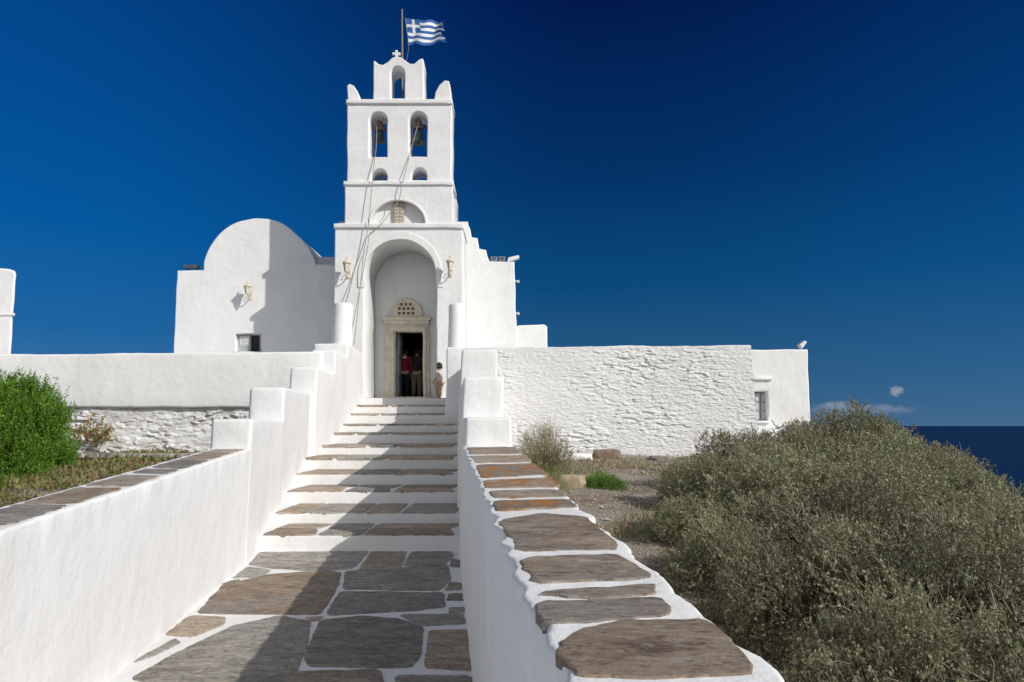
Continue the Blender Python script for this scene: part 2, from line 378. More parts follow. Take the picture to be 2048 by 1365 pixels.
def slab(name, poly, zf, m, parent, h=.012, seed=0, jit=.012, rnd=.09):
    p = [Vector(q[:2]) for q in poly]
    if sum(p[i].x*p[(i+1) % len(p)].y-p[(i+1) % len(p)].x*p[i].y for i in range(len(p))) < 0: p.reverse()
    for _ in range(1):
        q2 = []
        for i in range(len(p)):
            a, b_ = p[i], p[(i+1) % len(p)]; l = max((b_-a).length, .001); t = min(rnd, .035/l); q2 += [a.lerp(b_, t), a.lerp(b_, 1-t)]
        p = q2
    out = []
    for i in range(len(p)):
        a, b_ = p[i], p[(i+1) % len(p)]; n = max(1, int((b_-a).length/.022))
        out += [a.lerp(b_, k/n) for k in range(n)]
    out = [q+Vector((noise.noise(Vector((q.x*4, q.y*4, seed)))+.8*noise.noise(Vector((q.x*15, q.y*15, seed)))+.4*noise.noise(Vector((q.x*40, q.y*40, seed))), noise.noise(Vector((q.x*4, q.y*4, seed+5)))+.8*noise.noise(Vector((q.x*15, q.y*15, seed+5)))+.4*noise.noise(Vector((q.x*40, q.y*40, seed+5)))))*jit for q in out]
    c = sum(out, Vector((0, 0)))/len(out)
    v = []; n = len(out)
    for ins, dz in ((0, -.02), (.0, h*.5), (.004, h), (.05, h+.001)):
        for q in out:
            d = c-q; l = d.length; r = q+d*(min(ins, l*.5)/max(l, .001)); v.append((r.x, r.y, zf(r.x, r.y)+dz+(fbm(Vector((r.x, r.y, seed)), 6.)*.002 if dz > 0 else 0)))
    f = [(a*n+i, a*n+(i+1) % n, (a+1)*n+(i+1) % n, (a+1)*n+i) for a in range(3) for i in range(n)]
    v.append((c.x, c.y, zf(c.x, c.y)+h+.002)); k = len(v)-1
    f += [(3*n+i, 3*n+(i+1) % n, k) for i in range(n)]
    return obj(name, v, f, m, parent, False)
# ------------------------------------------------------------------ ground and sea
def XL(y): return -1.957-.115*y
def XR(y): return .204-.1014*y
def gz(x, y):
    z = -1.85+.08*min(max(y, -4), 16)
    if x < -2: z += .12
    z -= .42*max(0, x-5.6-.13*max(0, y-8))**1.15
    z -= .3*max(0, -x-26)**1.1; z -= .3*max(0, y-36)**1.1; z -= .3*max(0, -y-12)**1.1
    z += .06*fbm(Vector((x, y, 0)), .5)+.02*noise.noise(Vector((x*3, y*3, 2)))
    return max(z, -15)
def inside_path(x, y):
    if y > 18.6: return False
    if y < 8: return XL(y)-.18 < x < XR(y)+.2
    return -3.05-.12*(y-8)-.1 < x < -.55-.09*(y-8)
xs = list(np.arange(-60, -14, 3.))+list(np.arange(-14, 14, .2))+list(np.arange(14, 62, 3.))
ys = list(np.arange(-50, -3, 3.))+list(np.arange(-3, 21, .2))+list(np.arange(21, 72, 3.))
v = [(x, y, -2.4 if inside_path(x, y) else gz(x, y)) for y in ys for x in xs]
nx = len(xs); f = [(j*nx+i, j*nx+i+1, (j+1)*nx+i+1, (j+1)*nx+i) for j in range(len(ys)-1) for i in range(nx-1)]
tag(obj('ground', v, f, EARTH, None, True), kind='structure')
v = [(0, 0, -13)]; nseg = 96; rs = [60, 300, 1500, 8000, 40000]
for r_ in rs: v += [(r_*math.cos(2*math.pi*i/nseg), r_*math.sin(2*math.pi*i/nseg), -13) for i in range(nseg)]
f = [(0, 1+i, 1+(i+1) % nseg) for i in range(nseg)]+[(1+a*nseg+i, 1+(a+1)*nseg+i, 1+(a+1)*nseg+(i+1) % nseg, 1+a*nseg+(i+1) % nseg) for a in range(len(rs)-1) for i in range(nseg)]
tag(obj('sea', v, f, SEA), kind='structure')
# ------------------------------------------------------------------ path with stone slabs
FA, FB = -1.70, .034
def zfl(x, y): return FA+FB*y
yy = [-2+i*.25 for i in range(42)]
v = []; f = []
for y in yy:
    for k in range(13):
        x = XL(y)-.1+(XR(y)-XL(y)+.2)*k/12; v.append((x, y, zfl(x, y)+.005*noise.noise(Vector((x*4, y*4, 0)))))
f = [(j*13+i, j*13+i+1, (j+1)*13+i+1, (j+1)*13+i) for j in range(len(yy)-1) for i in range(12)]
path = tag(obj('path', v, f, WHITE, None, True), kind='structure')
FP = [[(496, 1130), (520, 1105), (737, 1103), (724, 1122), (702, 1139), (620, 1143), (540, 1138)],
 [(742, 1104), (814, 1104), (802, 1137), (715, 1142)], [(822, 1104), (904, 1104), (910, 1112), (887, 1132), (808, 1134)],
 [(495, 1134), (545, 1141), (522, 1156), (463, 1158)],
 [(445, 1171), (540, 1149), (662, 1142), (684, 1147), (668, 1190), (640, 1230), (560, 1231), (392, 1228)],
 [(690, 1144), (780, 1137), (897, 1131), (902, 1160), (877, 1183), (685, 1180)],
 [(680, 1184), (887, 1186), (893, 1215), (830, 1223), (658, 1232), (652, 1225)],
 [(378, 1232), (454, 1235), (448, 1251), (385, 1276), (328, 1272)],
 [(462, 1254), (560, 1232), (622, 1244), (615, 1290), (580, 1375), (420, 1390), (258, 1360), (350, 1308)],
 [(640, 1241), (720, 1233), (802, 1238), (848, 1259), (842, 1310), (823, 1338), (620, 1335), (605, 1320)],
 [(857, 1262), (938, 1260), (945, 1343), (848, 1338)], [(798, 1230), (927, 1229), (934, 1249), (837, 1254)],
 [(285, 1313), (350, 1278), (360, 1286), (305, 1314), (268, 1326)],
 [(590, 1344), (762, 1340), (777, 1400), (765, 1480), (555, 1480)], [(788, 1351), (943, 1352), (953, 1450), (788, 1470)],
 [(903, 1118), (921, 1122), (919, 1136), (898, 1134)], [(898, 1165), (924, 1167), (923, 1181), (891, 1182)], [(896, 1188), (925, 1188), (927, 1203), (895, 1202)],
 [(897, 1216), (931, 1215), (931, 1226), (897, 1227)], [(612, 1236), (648, 1234), (640, 1242), (620, 1244)],
 [(460, 1163), (480, 1160), (470, 1168), (440, 1170)],
 [(250, 1385), (540, 1392), (520, 1480), (150, 1500)], [(120, 1520), (500, 1500), (480, 1700), (60, 1750)], [(540, 1490), (770, 1490), (780, 1700), (510, 1720)], [(800, 1480), (955, 1480), (970, 1700), (800, 1720)]]
for i, pl in enumerate(FP):
    q = [onplane(a, b_, FA, FB) for a, b_ in pl]
    slab('paving_slab', q, zfl, (SL_GREY, SL_BROWN, SL_GREY)[i % 3], path, .007, i, .012)
# ------------------------------------------------------------------ staircase
SY = [8.05, 8.95, 10.0, 11.1, 12.3, 13.5, 14.6, 15.7, 16.8, 17.8, 18.8, 19.9]
TP = [1072, 1028, 985, 950, 918, 893, 868, 850, 829, 812, 797]
def interp(t, tab):
    if t <= tab[0][0]: return tab[0][1]
    for (a, p), (b_, q) in zip(tab, tab[1:]):
        if t <= b_: return p+(q-p)*(t-a)/(b_-a)
    return tab[-1][1]
LT = [(8.05, -2.89), (13.0, -3.84), (13.01, -3.72), (14.6, -3.80), (18.9, -4.16), (30, -4.2)]
RT = [(8.05, -.625), (16.79, -1.38), (16.8, -1.62), (18.9, -1.8), (30, -1.8)]
stair = thing('staircase', 'whitewashed staircase with slate treads climbing to the church doorway', 'stairs', (-2, 8.05, -1.42))
SZ = [P(1024, t, y).z for t, y in zip(TP, SY)]
for k in range(11):
    y0, y1 = SY[k], SY[k+1]+(.05 if k < 10 else -.1)
    l0, l1, r0, r1 = interp(y0+.02, LT)-.12, interp(y1, LT)-.12, interp(y0+.02, RT)+.12, interp(y1, RT)+.12
    st = softbox('step', hexa(y0, y1, l0, r0, l1, r1, -2.2, SZ[k], SZ[k]+.005), WHITE, stair, .012, .2, .004)
    a, b_ = l0+.13, r0-.13; cuts = [a]
    while cuts[-1] < b_-.55: cuts.append(min(cuts[-1]+random.uniform(.4, 1.15), b_))
    cuts[-1] = b_
    for i in range(len(cuts)-1):
        yb = SY[k+1]-.01; yf = y0+(.006 if k < 4 else -.014)
        c0, c1 = cuts[i]+.016, cuts[i+1]-.016
        zz = SZ[k]; hh = .012 if k < 4 else (.022 if k < 10 else .012)
        if k == 10: yf = y0+.05
        if c1-c0 > .6 and random.random() < .5:
            ymid = yf+(yb-yf)*random.uniform(.4, .65)
            parts_ = [[(c0, yf), (c1, yf), (c1-.1, ymid-.02), (c0, ymid+.05)], [(c0, ymid+.085), (c1-.1, ymid+.02), (c1, yb), (c0+.02, yb)]]
        else:
            sh_ = random.uniform(-.1, .1); parts_ = [[(c0, yf), (c1, yf), (c1+sh_*.3, yb), (c0+sh_*.3, yb)]]
        for q in parts_: slab('slate', q, lambda x, y, z=zz: z+.004, (SL_BROWN, SL_GREY)[i % 2], st, hh, k*7+i, .010)
# ------------------------------------------------------------------ right parapet
def zR(x, y): return -.47+.036*y
rp = thing('parapet_wall', 'whitewashed parapet with brown schist coping rising in blocks right of the stairs', 'wall', (.3, 1, -1.65))
softbox('wall', hexa(-1.5, 7.3, XR(-1.5)-.01, XR(-1.5)+.322, XR(7.3)-.0, XR(7.3)+.50, -2.1, zR(0, -1.5), zR(0, 7.3), .012), WHITE, rp, .014, .03, .003, .004, .030)
softbox('pier_block', hexa(7.22, 9.6, -.545, .0, -.755, -.12, -2., .09, .10, .06), WHITE, rp, .04, .12, .012, .004)
softbox('pier_block', hexa(9.45, 12.6, -.755, -.118, -1.02, -.25, -1.6, .67, .68, .08), WHITE, rp, .05, .12, .014, .004)
softbox('pier_block', hexa(12.5, 16.9, -1.02, -.27, -1.36, -.62, -1.4, 1.40, 1.42, .10), WHITE, rp, .05, .2, .014)
CS = [([(1112, 1308), (1160, 1262), (1250, 1243), (1402, 1241), (1446, 1268), (1500, 1332), (1495, 1354), (1350, 1360), (1150, 1357)], SL_BROWN),
 ([(1076, 1207), (1328, 1198), (1338, 1233), (1092, 1254)], SL_PALE), ([(1068, 1190), (1304, 1169), (1312, 1190), (1195, 1200)], SL_PALE),
 ([(1040, 1119), (1228, 1108), (1303, 1147), (1303, 1157), (1060, 1169)], SL_BROWN), ([(996, 1042), (1080, 1029), (1172, 1034), (1236, 1091), (1228, 1101), (1038, 1107)], SL_BROWN),
 ([(984, 1003), (1142, 1000), (1153, 1015), (996, 1023)], SL_LICH), ([(978, 983), (1123, 980), (1140, 996), (984, 998)], SL_BROWN),
 ([(966, 962), (1102, 956), (1122, 975), (976, 978)], SL_LICH), ([(952, 931), (1067, 928), (1097, 950), (964, 958)], SL_LICH),
 ([(942, 913), (1054, 911), (1065, 925), (950, 927)], SL_BROWN), ([(934, 896), (1030, 895), (1046, 908), (940, 910)], SL_BROWN),
 ([(1155, 1385), (1480, 1385), (1570, 1500), (1620, 1600), (1240, 1600)], SL_BROWN), ([(1260, 1620), (1640, 1620), (1820, 1850), (1380, 1850)], SL_PALE)]
for i, (pl, mm) in enumerate(CS):
    slab('coping_stone', [onplane(a, b_, -.47, .036) for a, b_ in pl], zR, mm, rp, .005, i+60, .014)
# ------------------------------------------------------------------ left parapet
def zL(x, y): return -.646+.0543*y
lp = thing('parapet_wall', 'whitewashed parapet with grey slate coping rising in blocks left of the stairs', 'wall', (-2.4, 2, -1.6))
softbox('wall', hexa(-1.5, 7.5, XL(-1.5)-.36, XL(-1.5), XL(7.5)-.43, XL(7.5), -2.1, zL(0, -1.5), zL(0, 7.5)), WHITE, lp, .018, .05, .004, .004, .022)
softbox('pier_block', hexa(7.4, 9.65, XL(7.4)-.43, XL(7.4)+.01, -3.66, -3.19, -2., .078, .085), WHITE, lp, .04, .12, .012, .004)
softbox('pier_block', hexa(9.56, 13.1, -3.67, -3.18, -4.34, -3.85, -1.6, .537, .62), WHITE, lp, .05, .12, .014, .004)
softbox('pier_block', hexa(13.0, 14.7, -4.23, -3.72, -4.4, -3.80, -1.4, 1.11, 1.12), WHITE, lp, .05, .15, .014)
softbox('pier_block', hexa(14.6, 16.5, -4.30, -3.79, -4.6, -3.97, -1.2, 1.62, 1.64), WHITE, lp, .05, .15, .014)
y = -1.2; i = 0
while y < 7.2:
    d = random.uniform(.35, .8); y1 = min(y+d, 7.38); j = random.uniform(-.10, .10)
    slab('coping_stone', [(XL(y)-.345, y+.025+j), (XL(y)-.045, y+.03), (XL(y1)-.035, y1-.03), (XL(y1)-.345, y1-.025+j*.5)], zL, (SL_GREY, SL_BROWN, SL_PALE, SL_GREY)[i % 4], lp, .005, i+90, .018)
    y = y1; i += 1
# gate piers and columns
o = softbox('gate_pier', hexa(16.4, 18.95, -4.80, -3.97, -4.85, -4.16, -1., 1.98, 2.0), WHITE, None, .05, .2, .014)
tag(o, 'square whitewashed pier left of the top steps carrying a round column', 'pier')
o = softbox('gate_pier', hexa(16.8, 18.95, -1.62, -1.12, -1.8, -1.2, -1., 1.93, 1.96), WHITE, None, .05, .2, .014)
tag(o, 'square whitewashed pier right of the top steps carrying a round column', 'pier')
def column(px, r, yc, zb, zt, label):
    c = P(px, 650, yc); mb = MB()
    prof = [(r*1.03, -.08), (r*1.02, .2), (r, (zt-zb)*.6), (r*.99, zt-zb-.07), (r*.93, zt-zb-.02), (r*.8, zt-zb), (r*.3, zt-zb+.015)]
    mb.lathe((c.x, yc, zb), prof, 32); mb.v = [tuple(wob(p, .02)) for p in mb.v]
    tag(mb.build('round_column', WHITE, None, True), label, 'column')
column(685, .262, 17.35, 1.99, 3.12, 'stout round whitewashed column left of the church doorway')
column(914, .215, 17.55, 1.95, 3.14, 'slimmer round whitewashed column right of the church doorway')
# ------------------------------------------------------------------ rubble walls
def rubble(name, c4, back, m, parent, dens=.024, sx=.24, sz=.062, amp=.028, soft=1.):
    TL, TR, BR, BL = c4; wdt = (TR-TL).length; hgt = (TL-BL).length
    nu, nv = int(wdt/dens), int(hgt/(dens*.62)); v = []; cav = []
    for j in range(nv+1):
        for i in range(nu+1):
            a = i/nu; b_ = j/nv; p = BL.lerp(BR, a).lerp(TL.lerp(TR, a), b_)
            q = Vector((p.x/sx+.9*noise.noise(Vector((p.x*3, 0, p.z*6))), p.z/sz+.35*noise.noise(Vector((p.x*.6, 3, p.z*1.2)))+.5*noise.noise(Vector((p.x*6, 3, p.z*9))), 0))
            ds, pts = noise.voronoi(q); e = ds[1]-ds[0]; rnd = noise.cell(pts[0]*7.3)
            am = max(.2, min(1.2, .60+noise.noise(Vector((p.x*.8, 9, p.z*1.1)))*1.5))*soft
            s = min(1, max(0, e/.14))
            tilt = (q-pts[0]).y*.25
            hgh = (s*(.25+1.15*rnd)-.3-tilt*s)*amp*am+.006*noise.noise(p*19)+.007*noise.noise(Vector((p.x*11, 1, p.z*30)))
            edge = min(1, (1-b_)*hgt/.12, b_*hgt/.1+.5); hgh *= max(edge, .25)
            v.append((p.x+.008*noise.noise(p*9), p.y-hgh, p.z+(.03*fbm(Vector((p.x, 0, 0)), 2.) if j == nv else 0)))
            cav.append((1-s)*(am-.2)*1.1*edge*(.4+.9*noise.cell(pts[1]*3.1)))
    W_ = nu+1; f = [(j*W_+i, j*W_+i+1, (j+1)*W_+i+1, (j+1)*W_+i) for j in range(nv) for i in range(nu)]
    o = obj(name, v, f, m, parent, True)
    at = o.data.attributes.new('cav', 'FLOAT', 'POINT'); at.data.foreach_set('value', cav); return o
rw = thing('rubble_wall', 'long terrace wall of rough whitewashed stones right of the stairs', 'wall', (2, 15.3, -.6))
c4 = [P(925, 697, 15.6), P(1502, 692, 15.0), P(1517, 900, 14.75), P(925, 955, 15.4)]
rubble('stone_face', c4, .5, RUB, rw, .018, .16, .056, .017)
TL, TR, BR, BL = c4
bv = Vector((0, .6, 0))
softbox('wall_core', [BL+Vector((0, .06, -.1)), BR+Vector((.0, .06, -.1)), BR+bv+Vector((.0, 0, -.1)), BL+bv+Vector((0, 0, -.1)),
                      TL+Vector((0, .03, .02)), TR+Vector((.01, .03, .02)), TR+bv+Vector((.01, 0, .02)), TL+bv+Vector((0, 0, .02))], WHITE, rw, .04, .12, .022, .008)
gw = thing('garden_wall', 'long whitewashed terrace wall with rough stone foot behind the green bush', 'wall', (-10, 14.6, -.8))
a = P(-160, 711, 14.55); b_ = P(645, 703, 14.55); zb = P(300, 816, 14.55).z
softbox('wall', [(a.x, 14.5, zb), (b_.x, 14.5, zb), (b_.x, 15.1, zb), (a.x, 15.1, zb), (a.x, 14.55, a.z), (b_.x, 14.55, b_.z), (b_.x, 15.1, b_.z), (a.x, 15.1, a.z)], WHITE, gw, .05, .2, .02)
rubble('stone_foot', [Vector((a.x, 14.6, zb+.03)), Vector((b_.x, 14.6, zb+.03)), Vector((b_.x, 14.5, -1.3)), Vector((a.x, 14.5, -1.3))], .3, RUB2, gw, .024, .20, .066, .034, 1.2)
softbox('foot_core', [(a.x, 14.7, -1.5), (b_.x, 14.7, -1.5), (b_.x, 15.05, -1.5), (a.x, 15.05, -1.5), (a.x, 14.7, zb+.05), (b_.x, 14.7, zb+.05), (b_.x, 15.05, zb+.05), (a.x, 15.05, zb+.05)], WHITE, gw, .03, .6, .0)
# ------------------------------------------------------------------ terrace floor
mb = MB(); mb.box(-24, -4.75, 15.08, 34, -.8, .70); mb.box(-1.25, 5.25, 15.9, 34, -.8, .70); mb.box(-4.74, -1.26, 19.75, 34, -.8, .775)
tag(mb.build('terrace', WHITE), kind='structure')
# ------------------------------------------------------------------ bell tower
bt = thing('bell_tower', 'tall whitewashed church front with stepped belfry above the arched doorway', 'bell tower', (-3.2, 20, .78))
T0 = 20.
n1 = archpts(727, 873, 812, 550, 477, 26)
plate('porch_wall', [(664, 812), (670, 452), (925, 450), (928, 812)]+n1[::-1], T0, 1.75, WHITE, bt, bev=.03)
ao = archpts(716, 885, 575, 553, 463, 26); ai = archpts(728, 872, 575, 550, 478, 26)
plate('archivolt', ao+ai[::-1], T0-.03, .05, WHITE, bt, bev=.012)
zi = P(800, 797, 21.75).z
plate('niche_wall', [(672, 800), (672, 448), (925, 448), (928, 800), (848, 800), (848, 660), (789, 660), (789, 800)], 21.76, .4, WHITE, bt, bev=.01)
dc = plate('door_frame', [(768, 799), (769, 646), (857, 646), (859, 799), (846, 799), (845, 664), (791, 664), (791, 799)], 21.68, .3, MARBLE, bt, bev=.015)
plate('inner_moulding', [(781, 799), (781, 654), (851, 654), (852, 799), (847, 799), (846, 662), (789, 662), (788, 799)], 21.63, .12, MARBLE, dc, bev=.012)
def pbox(name, x0, x1, y0, y1, Y0, D, m, parent, bev=.01, jit=.0): return plate(name, [(x0, y1), (x0, y0), (x1, y0), (x1, y1)], Y0, D, m, parent, bev=bev, jit=jit)
pbox('lintel', 765, 861, 634, 641, 21.58, .25, MARBLE, dc); pbox('lintel', 768, 858, 641, 648, 21.62, .2, MARBLE, dc)
for xx in (784, 850):
    q = P(xx, 667, 21.6); mbb = MB(); mbb.lathe((q.x, 21.62, q.z-.05), [(.03, -.07), (.045, -.03), (.06, .03), (.07, .06), (.05, .09)], 12); mbb.build('capital', MARBLE, dc, True)
pbox('threshold', 764, 862, 794, 802, 21.3, .6, MARBLE, bt)
holes = []
for yt, yb, xs_ in ((606, 611.5, (800, 809, 818)), (615, 620.5, (796, 805, 814, 823)), (624, 629.5, (796, 805, 814, 823))):
    for xx in xs_: holes.append([(xx, yb), (xx, yt), (xx+5.6, yt), (xx+5.6, yb)])
plate('lunette', archpts(780, 844, 634, 631, 599, 20), 21.70, .05, MARBLE, bt, holes=holes, bev=.004, jit=0, st=.5)
pbox('lunette_shade_panel', 794, 832, 605, 631.5, 21.752, .006, LATT, bt, .001)  # backing panel painted dark as the shade behind the lattice holes
lo = archpts(779, 845, 634, 631, 598, 20); li = archpts(784, 840, 634, 631, 604, 20)
plate('lunette_moulding', lo+li[::-1], 21.68, .03, MARBLE, bt, bev=.006, jit=0, st=.5)
q0 = P(791, 798, 21.9); zt = P(791, 664, 21.9).z
mbb = MB(); mbb.box(q0.x+.01, q0.x+.055, 21.98, 22.75, q0.z, zt-.02)
for k in range(3): mbb.box(q0.x+.055, q0.x+.07, 22.05, 22.68, q0.z+.12+k*.66, q0.z+.62+k*.66)
dl = mbb.build('door', PAINTG, bt); mbb = MB(); mbb.lathe((q0.x+.09, 22.62, q0.z+1.0), [(.012, -.03), (.022, 0), (.012, .03)], 10); mbb.build('handle', DGREY, dl, True)
n2 = archpts(741, 851, 447, 447, 400, 22)
plate('upper_wall', [(688, 452), (690, 366), (905, 364), (907, 452)]+[(851, 452)]+n2[1:-1][::-1]+[(741, 452)], 20.06, .22, WHITE, bt, bev=.03)
plate('upper_wall_body', [(689, 452), (691, 367), (904, 365), (906, 452)], 20.28, 2.3, WHITE, bt, bev=.005)
ao = archpts(737, 855, 449, 447, 396, 22); ai = archpts(741.5, 850.5, 449, 447, 400.5, 22)
plate('arch_rim', ao+ai[::-1], 20.035, .05, WHITE, bt, bev=.01)
pl_ = pbox('plaque', 787, 808, 405, 451, 20.20, .1, plain('carved_stone', (.47, .40, .33), .8, .3, 30., .03), bt, .008)
for k in range(6):
    for j in range(2):
        pbox('carving', 789+j*9.5, 796.5+j*9.5, 408+k*7, 412.5+k*7, 20.185, .03, plain('carved_relief', (.50, .42, .35), .8, .25, 40., .01), pl_, .006)
pbox('cornice', 667, 927, 446.5, 456, 19.93, 2.3, WHITE, bt, .03, .015)
pbox('cornice', 687, 906, 361.5, 370, 20.0, 1.3, WHITE, bt, .03, .015)
plate('belfry_wall', [(694, 366), (694, 203), (903, 200), (903, 366)], 20.1, .86, WHITE, bt,
      holes=[archpts(738, 774, 314, 241, 223), archpts(818, 854, 313, 241, 223), archpts(742, 775, 361, 355, 338), archpts(822, 854, 360, 353, 336)], bev=.035)
pbox('cornice', 691.5, 904.5, 198, 207, 20.03, 1.0, WHITE, bt, .03, .015)
plate('crown_wall', [(746, 202), (746, 122), (749, 121), (757, 128), (766, 130), (776, 124), (785, 115), (794, 112), (803, 114), (812, 122), (820, 128), (828, 128), (838, 119), (845, 117), (847, 121), (847, 202)],
      20.16, .78, WHITE, bt, holes=[archpts(781, 809, 197, 148, 132)], bev=.03, st=.12)
plate('horn', [(695, 203), (694, 171), (700, 168), (708, 172), (715, 183), (720, 195), (721, 203)], 20.16, .7, WHITE, bt, bev=.03, st=.12)
plate('horn', [(868, 202), (871, 184), (879, 170), (890, 161), (898, 162), (901, 172), (903, 202)], 20.16, .7, WHITE, bt, bev=.03, st=.12)
plate('cross', [(790, 116), (790.3, 109.5), (784.5, 109.5), (784.5, 105), (790.3, 105), (790.3, 100.5), (795, 100.5), (795, 105), (800.5, 105), (800.5, 109.5), (795, 109.5), (795.3, 116)], 20.4, .09, WHITE, bt, bev=.01, jit=0)
# ------------------------------------------------------------------ church behind the tower
ch = thing('church', 'whitewashed church nave with stepped shoulder to the right of the belfry', 'church', (-1, 21.6, .7))
plate('front_wall', [(922, 812), (922, 456), (927, 450), (936, 451), (940, 458), (941, 474), (955, 477), (958, 498), (972, 501), (975, 514), (979, 523), (1029, 524), (1034, 700), (1035, 812)], 21.62, .9, WHITE, ch, bev=.03, st=.15)
plate('nave', [(924, 812), (924, 470), (955, 505), (979, 526), (1027, 527), (1033, 812)], 22.5, 6., WHITE, ch, bev=.01)
mb = MB(); x0, x1 = P(690, 700, 22.3).x, P(922, 700, 22.3).x
zr = P(800, 452, 22.3).z
mb.box(x0-.3, x0, 22.17, 28, .5, zr-.1); mb.box(x1-.02, x1+.2, 22.17, 28, .5, zr-.1); mb.box(x0, x1, 27.7, 28, .5, zr-.1); mb.box(x0-.3, x1+.2, 22.17, 28, zr-.09, zr+.1)
mb.build('nave_wall', WHITE, ch)
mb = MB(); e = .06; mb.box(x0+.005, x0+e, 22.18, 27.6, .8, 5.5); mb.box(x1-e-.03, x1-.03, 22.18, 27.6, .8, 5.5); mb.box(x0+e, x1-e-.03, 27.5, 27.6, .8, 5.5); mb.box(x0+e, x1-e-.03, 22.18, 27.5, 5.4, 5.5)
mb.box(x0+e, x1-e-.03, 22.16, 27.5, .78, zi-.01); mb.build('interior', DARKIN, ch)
sb = plate('side_chapel', [(1028, 812), (1031, 655), (1036, 651), (1088, 649), (1094, 653), (1098, 812)], 22.7, 3., WHITE, None, bev=.05)
tag(sb, 'low white cubic annex against the right side of the church', 'building')
# ------------------------------------------------------------------ left barrel-vaulted chapel
vc = thing('vaulted_chapel', 'whitewashed chapel with rounded barrel vault front left of the belfry', 'chapel', (-9, 22.2, .7))
arc = [(407, 541), (408, 522), (416, 500), (430, 478), (450, 458), (475, 444), (500, 438), (520, 437), (545, 440), (568, 450), (592, 468), (612, 490), (625, 512), (631, 529)]
CY = 22.3
def sm(pts):
    out = [pts[0]]
    for i in range(len(pts)-1):
        p0 = pts[max(i-1, 0)]; p1 = pts[i]; p2 = pts[i+1]; p3 = pts[min(i+2, len(pts)-1)]
        for k in range(1, 5):
            t = k/4; out.append(tuple(.5*((2*p1[a])+(-p0[a]+p2[a])*t+(2*p0[a]-5*p1[a]+4*p2[a]-p3[a])*t*t+(-p0[a]+3*p1[a]-3*p2[a]+p3[a])*t**3) for a in (0, 1)))
    return out
arcs = sm(arc)
plate('front_wall', [(342, 812), (354, 541)]+arcs+[(672, 528), (672, 812)], CY, .5, WHITE, vc, holes=[[(471, 704), (471, 668), (522, 668), (522, 704)]], bev=.03, st=.2)
plate('vault', [(346, 812), (356, 543)]+[(x+.3, y_+.8) for x, y_ in arcs]+[(670, 530), (670, 812)], CY+.49, 4.6, WHITE, vc, bev=.003, st=.2)
pbox('buttress', 629, 673, 530, 812, CY-.22, .5, WHITE, vc, .05, .02)
pbox('roof_block', 636, 675, 514, 560, CY+1.2, 1.5, WHITE, vc, .05, .02)
wn = pbox('window', 470, 523, 667, 705, CY+.30, .05, PANE, vc, .002)  # near-black pane: darkness of the unlit room is painted into it
wf = plate('frame', [(471.5, 704), (471.5, 668.5), (521.5, 668.5), (521.5, 704), (519.5, 704), (519.5, 671), (502, 671), (502, 704), (499.5, 704), (499.5, 671), (474, 671), (474, 704)], CY+.24, .06, MARBLE, wn, bev=.004, jit=0)
sh = pbox('shutter', 476, 500, 671, 704, CY+.17, .04, PAINTG, wn, .006)
no = pbox('notice', 480, 498, 673, 692, CY+.155, .012, PAPER, wn, .001)
mb = MB()
for k in range(5):
    a = P(482, 675.5+k*3.4, CY+.152); b_ = P(496-3*(k % 2), 676.6+k*3.4, CY+.152); mb.box(a.x, b_.x, CY+.150, CY+.1545, b_.z, a.z)
mb.build('faded_lines', INK, no)
pbox('sill', 468, 525, 703.5, 708, CY-.05, .35, WHITE, wn, .02)
# rounded building at far left (its side runs away along the view from the stairs)
rb_ = thing('rounded_building', 'white building with rounded top cut off by the left edge', 'building', (-18.5, 24, .7))
for o in (plate('wall', [(-200, 812), (-190, 600), (-160, 548), (-110, 536), (-20, 534), (18, 537), (30, 541), (33, 548), (27, 628), (16, 812)], 24., 4., WHITE, rb_, bev=.1, st=.2),
          pbox('ledge', -180, 28, 627, 631, 23.95, .3, WHITE, rb_, .02, .02)):
    for q in o.data.vertices: q.co.x -= (q.co.y-24.)*.80
# annex on the right
an = thing('annex_building', 'small flat-roofed white house with grey shutter beyond the rubble wall', 'building', (7.5, 19.5, -.3))
plate('wall', [(1440, 925), (1440, 700), (1616, 699), (1625, 925)], 19.5, .5, WHITE, an, holes=[[(1508, 842), (1508, 784), (1534, 784), (1536, 842)]], bev=.05)
plate('body', [(1444, 925), (1444, 704), (1614, 703), (1622, 925)], 19.99, 3.5, WHITE, an, bev=.01)
wn = pbox('window', 1506, 1537, 782, 844, 19.75, .05, PAINTG, an, .002)
for xa, xb in ((1509, 1521), (1522, 1534)):
    s_ = pbox('shutter', xa, xb, 786, 841, 19.68, .05, PAINTG, wn, .012)
    for k in range(3): pbox('panel', xa+2, xb-2, 789+k*17.5, 803+k*17.5, 19.665, .03, LGREY, s_, .008)
pbox('lintel', 1500, 1546, 755, 760, 19.42, .15, WHITE, an, .02)
pbox('sill', 1504, 1540, 842, 847, 19.42, .3, WHITE, an, .02)
pbox('plinth', 1440, 1572, 858, 925, 18.9, .7, WHITE, an, .12, .03)
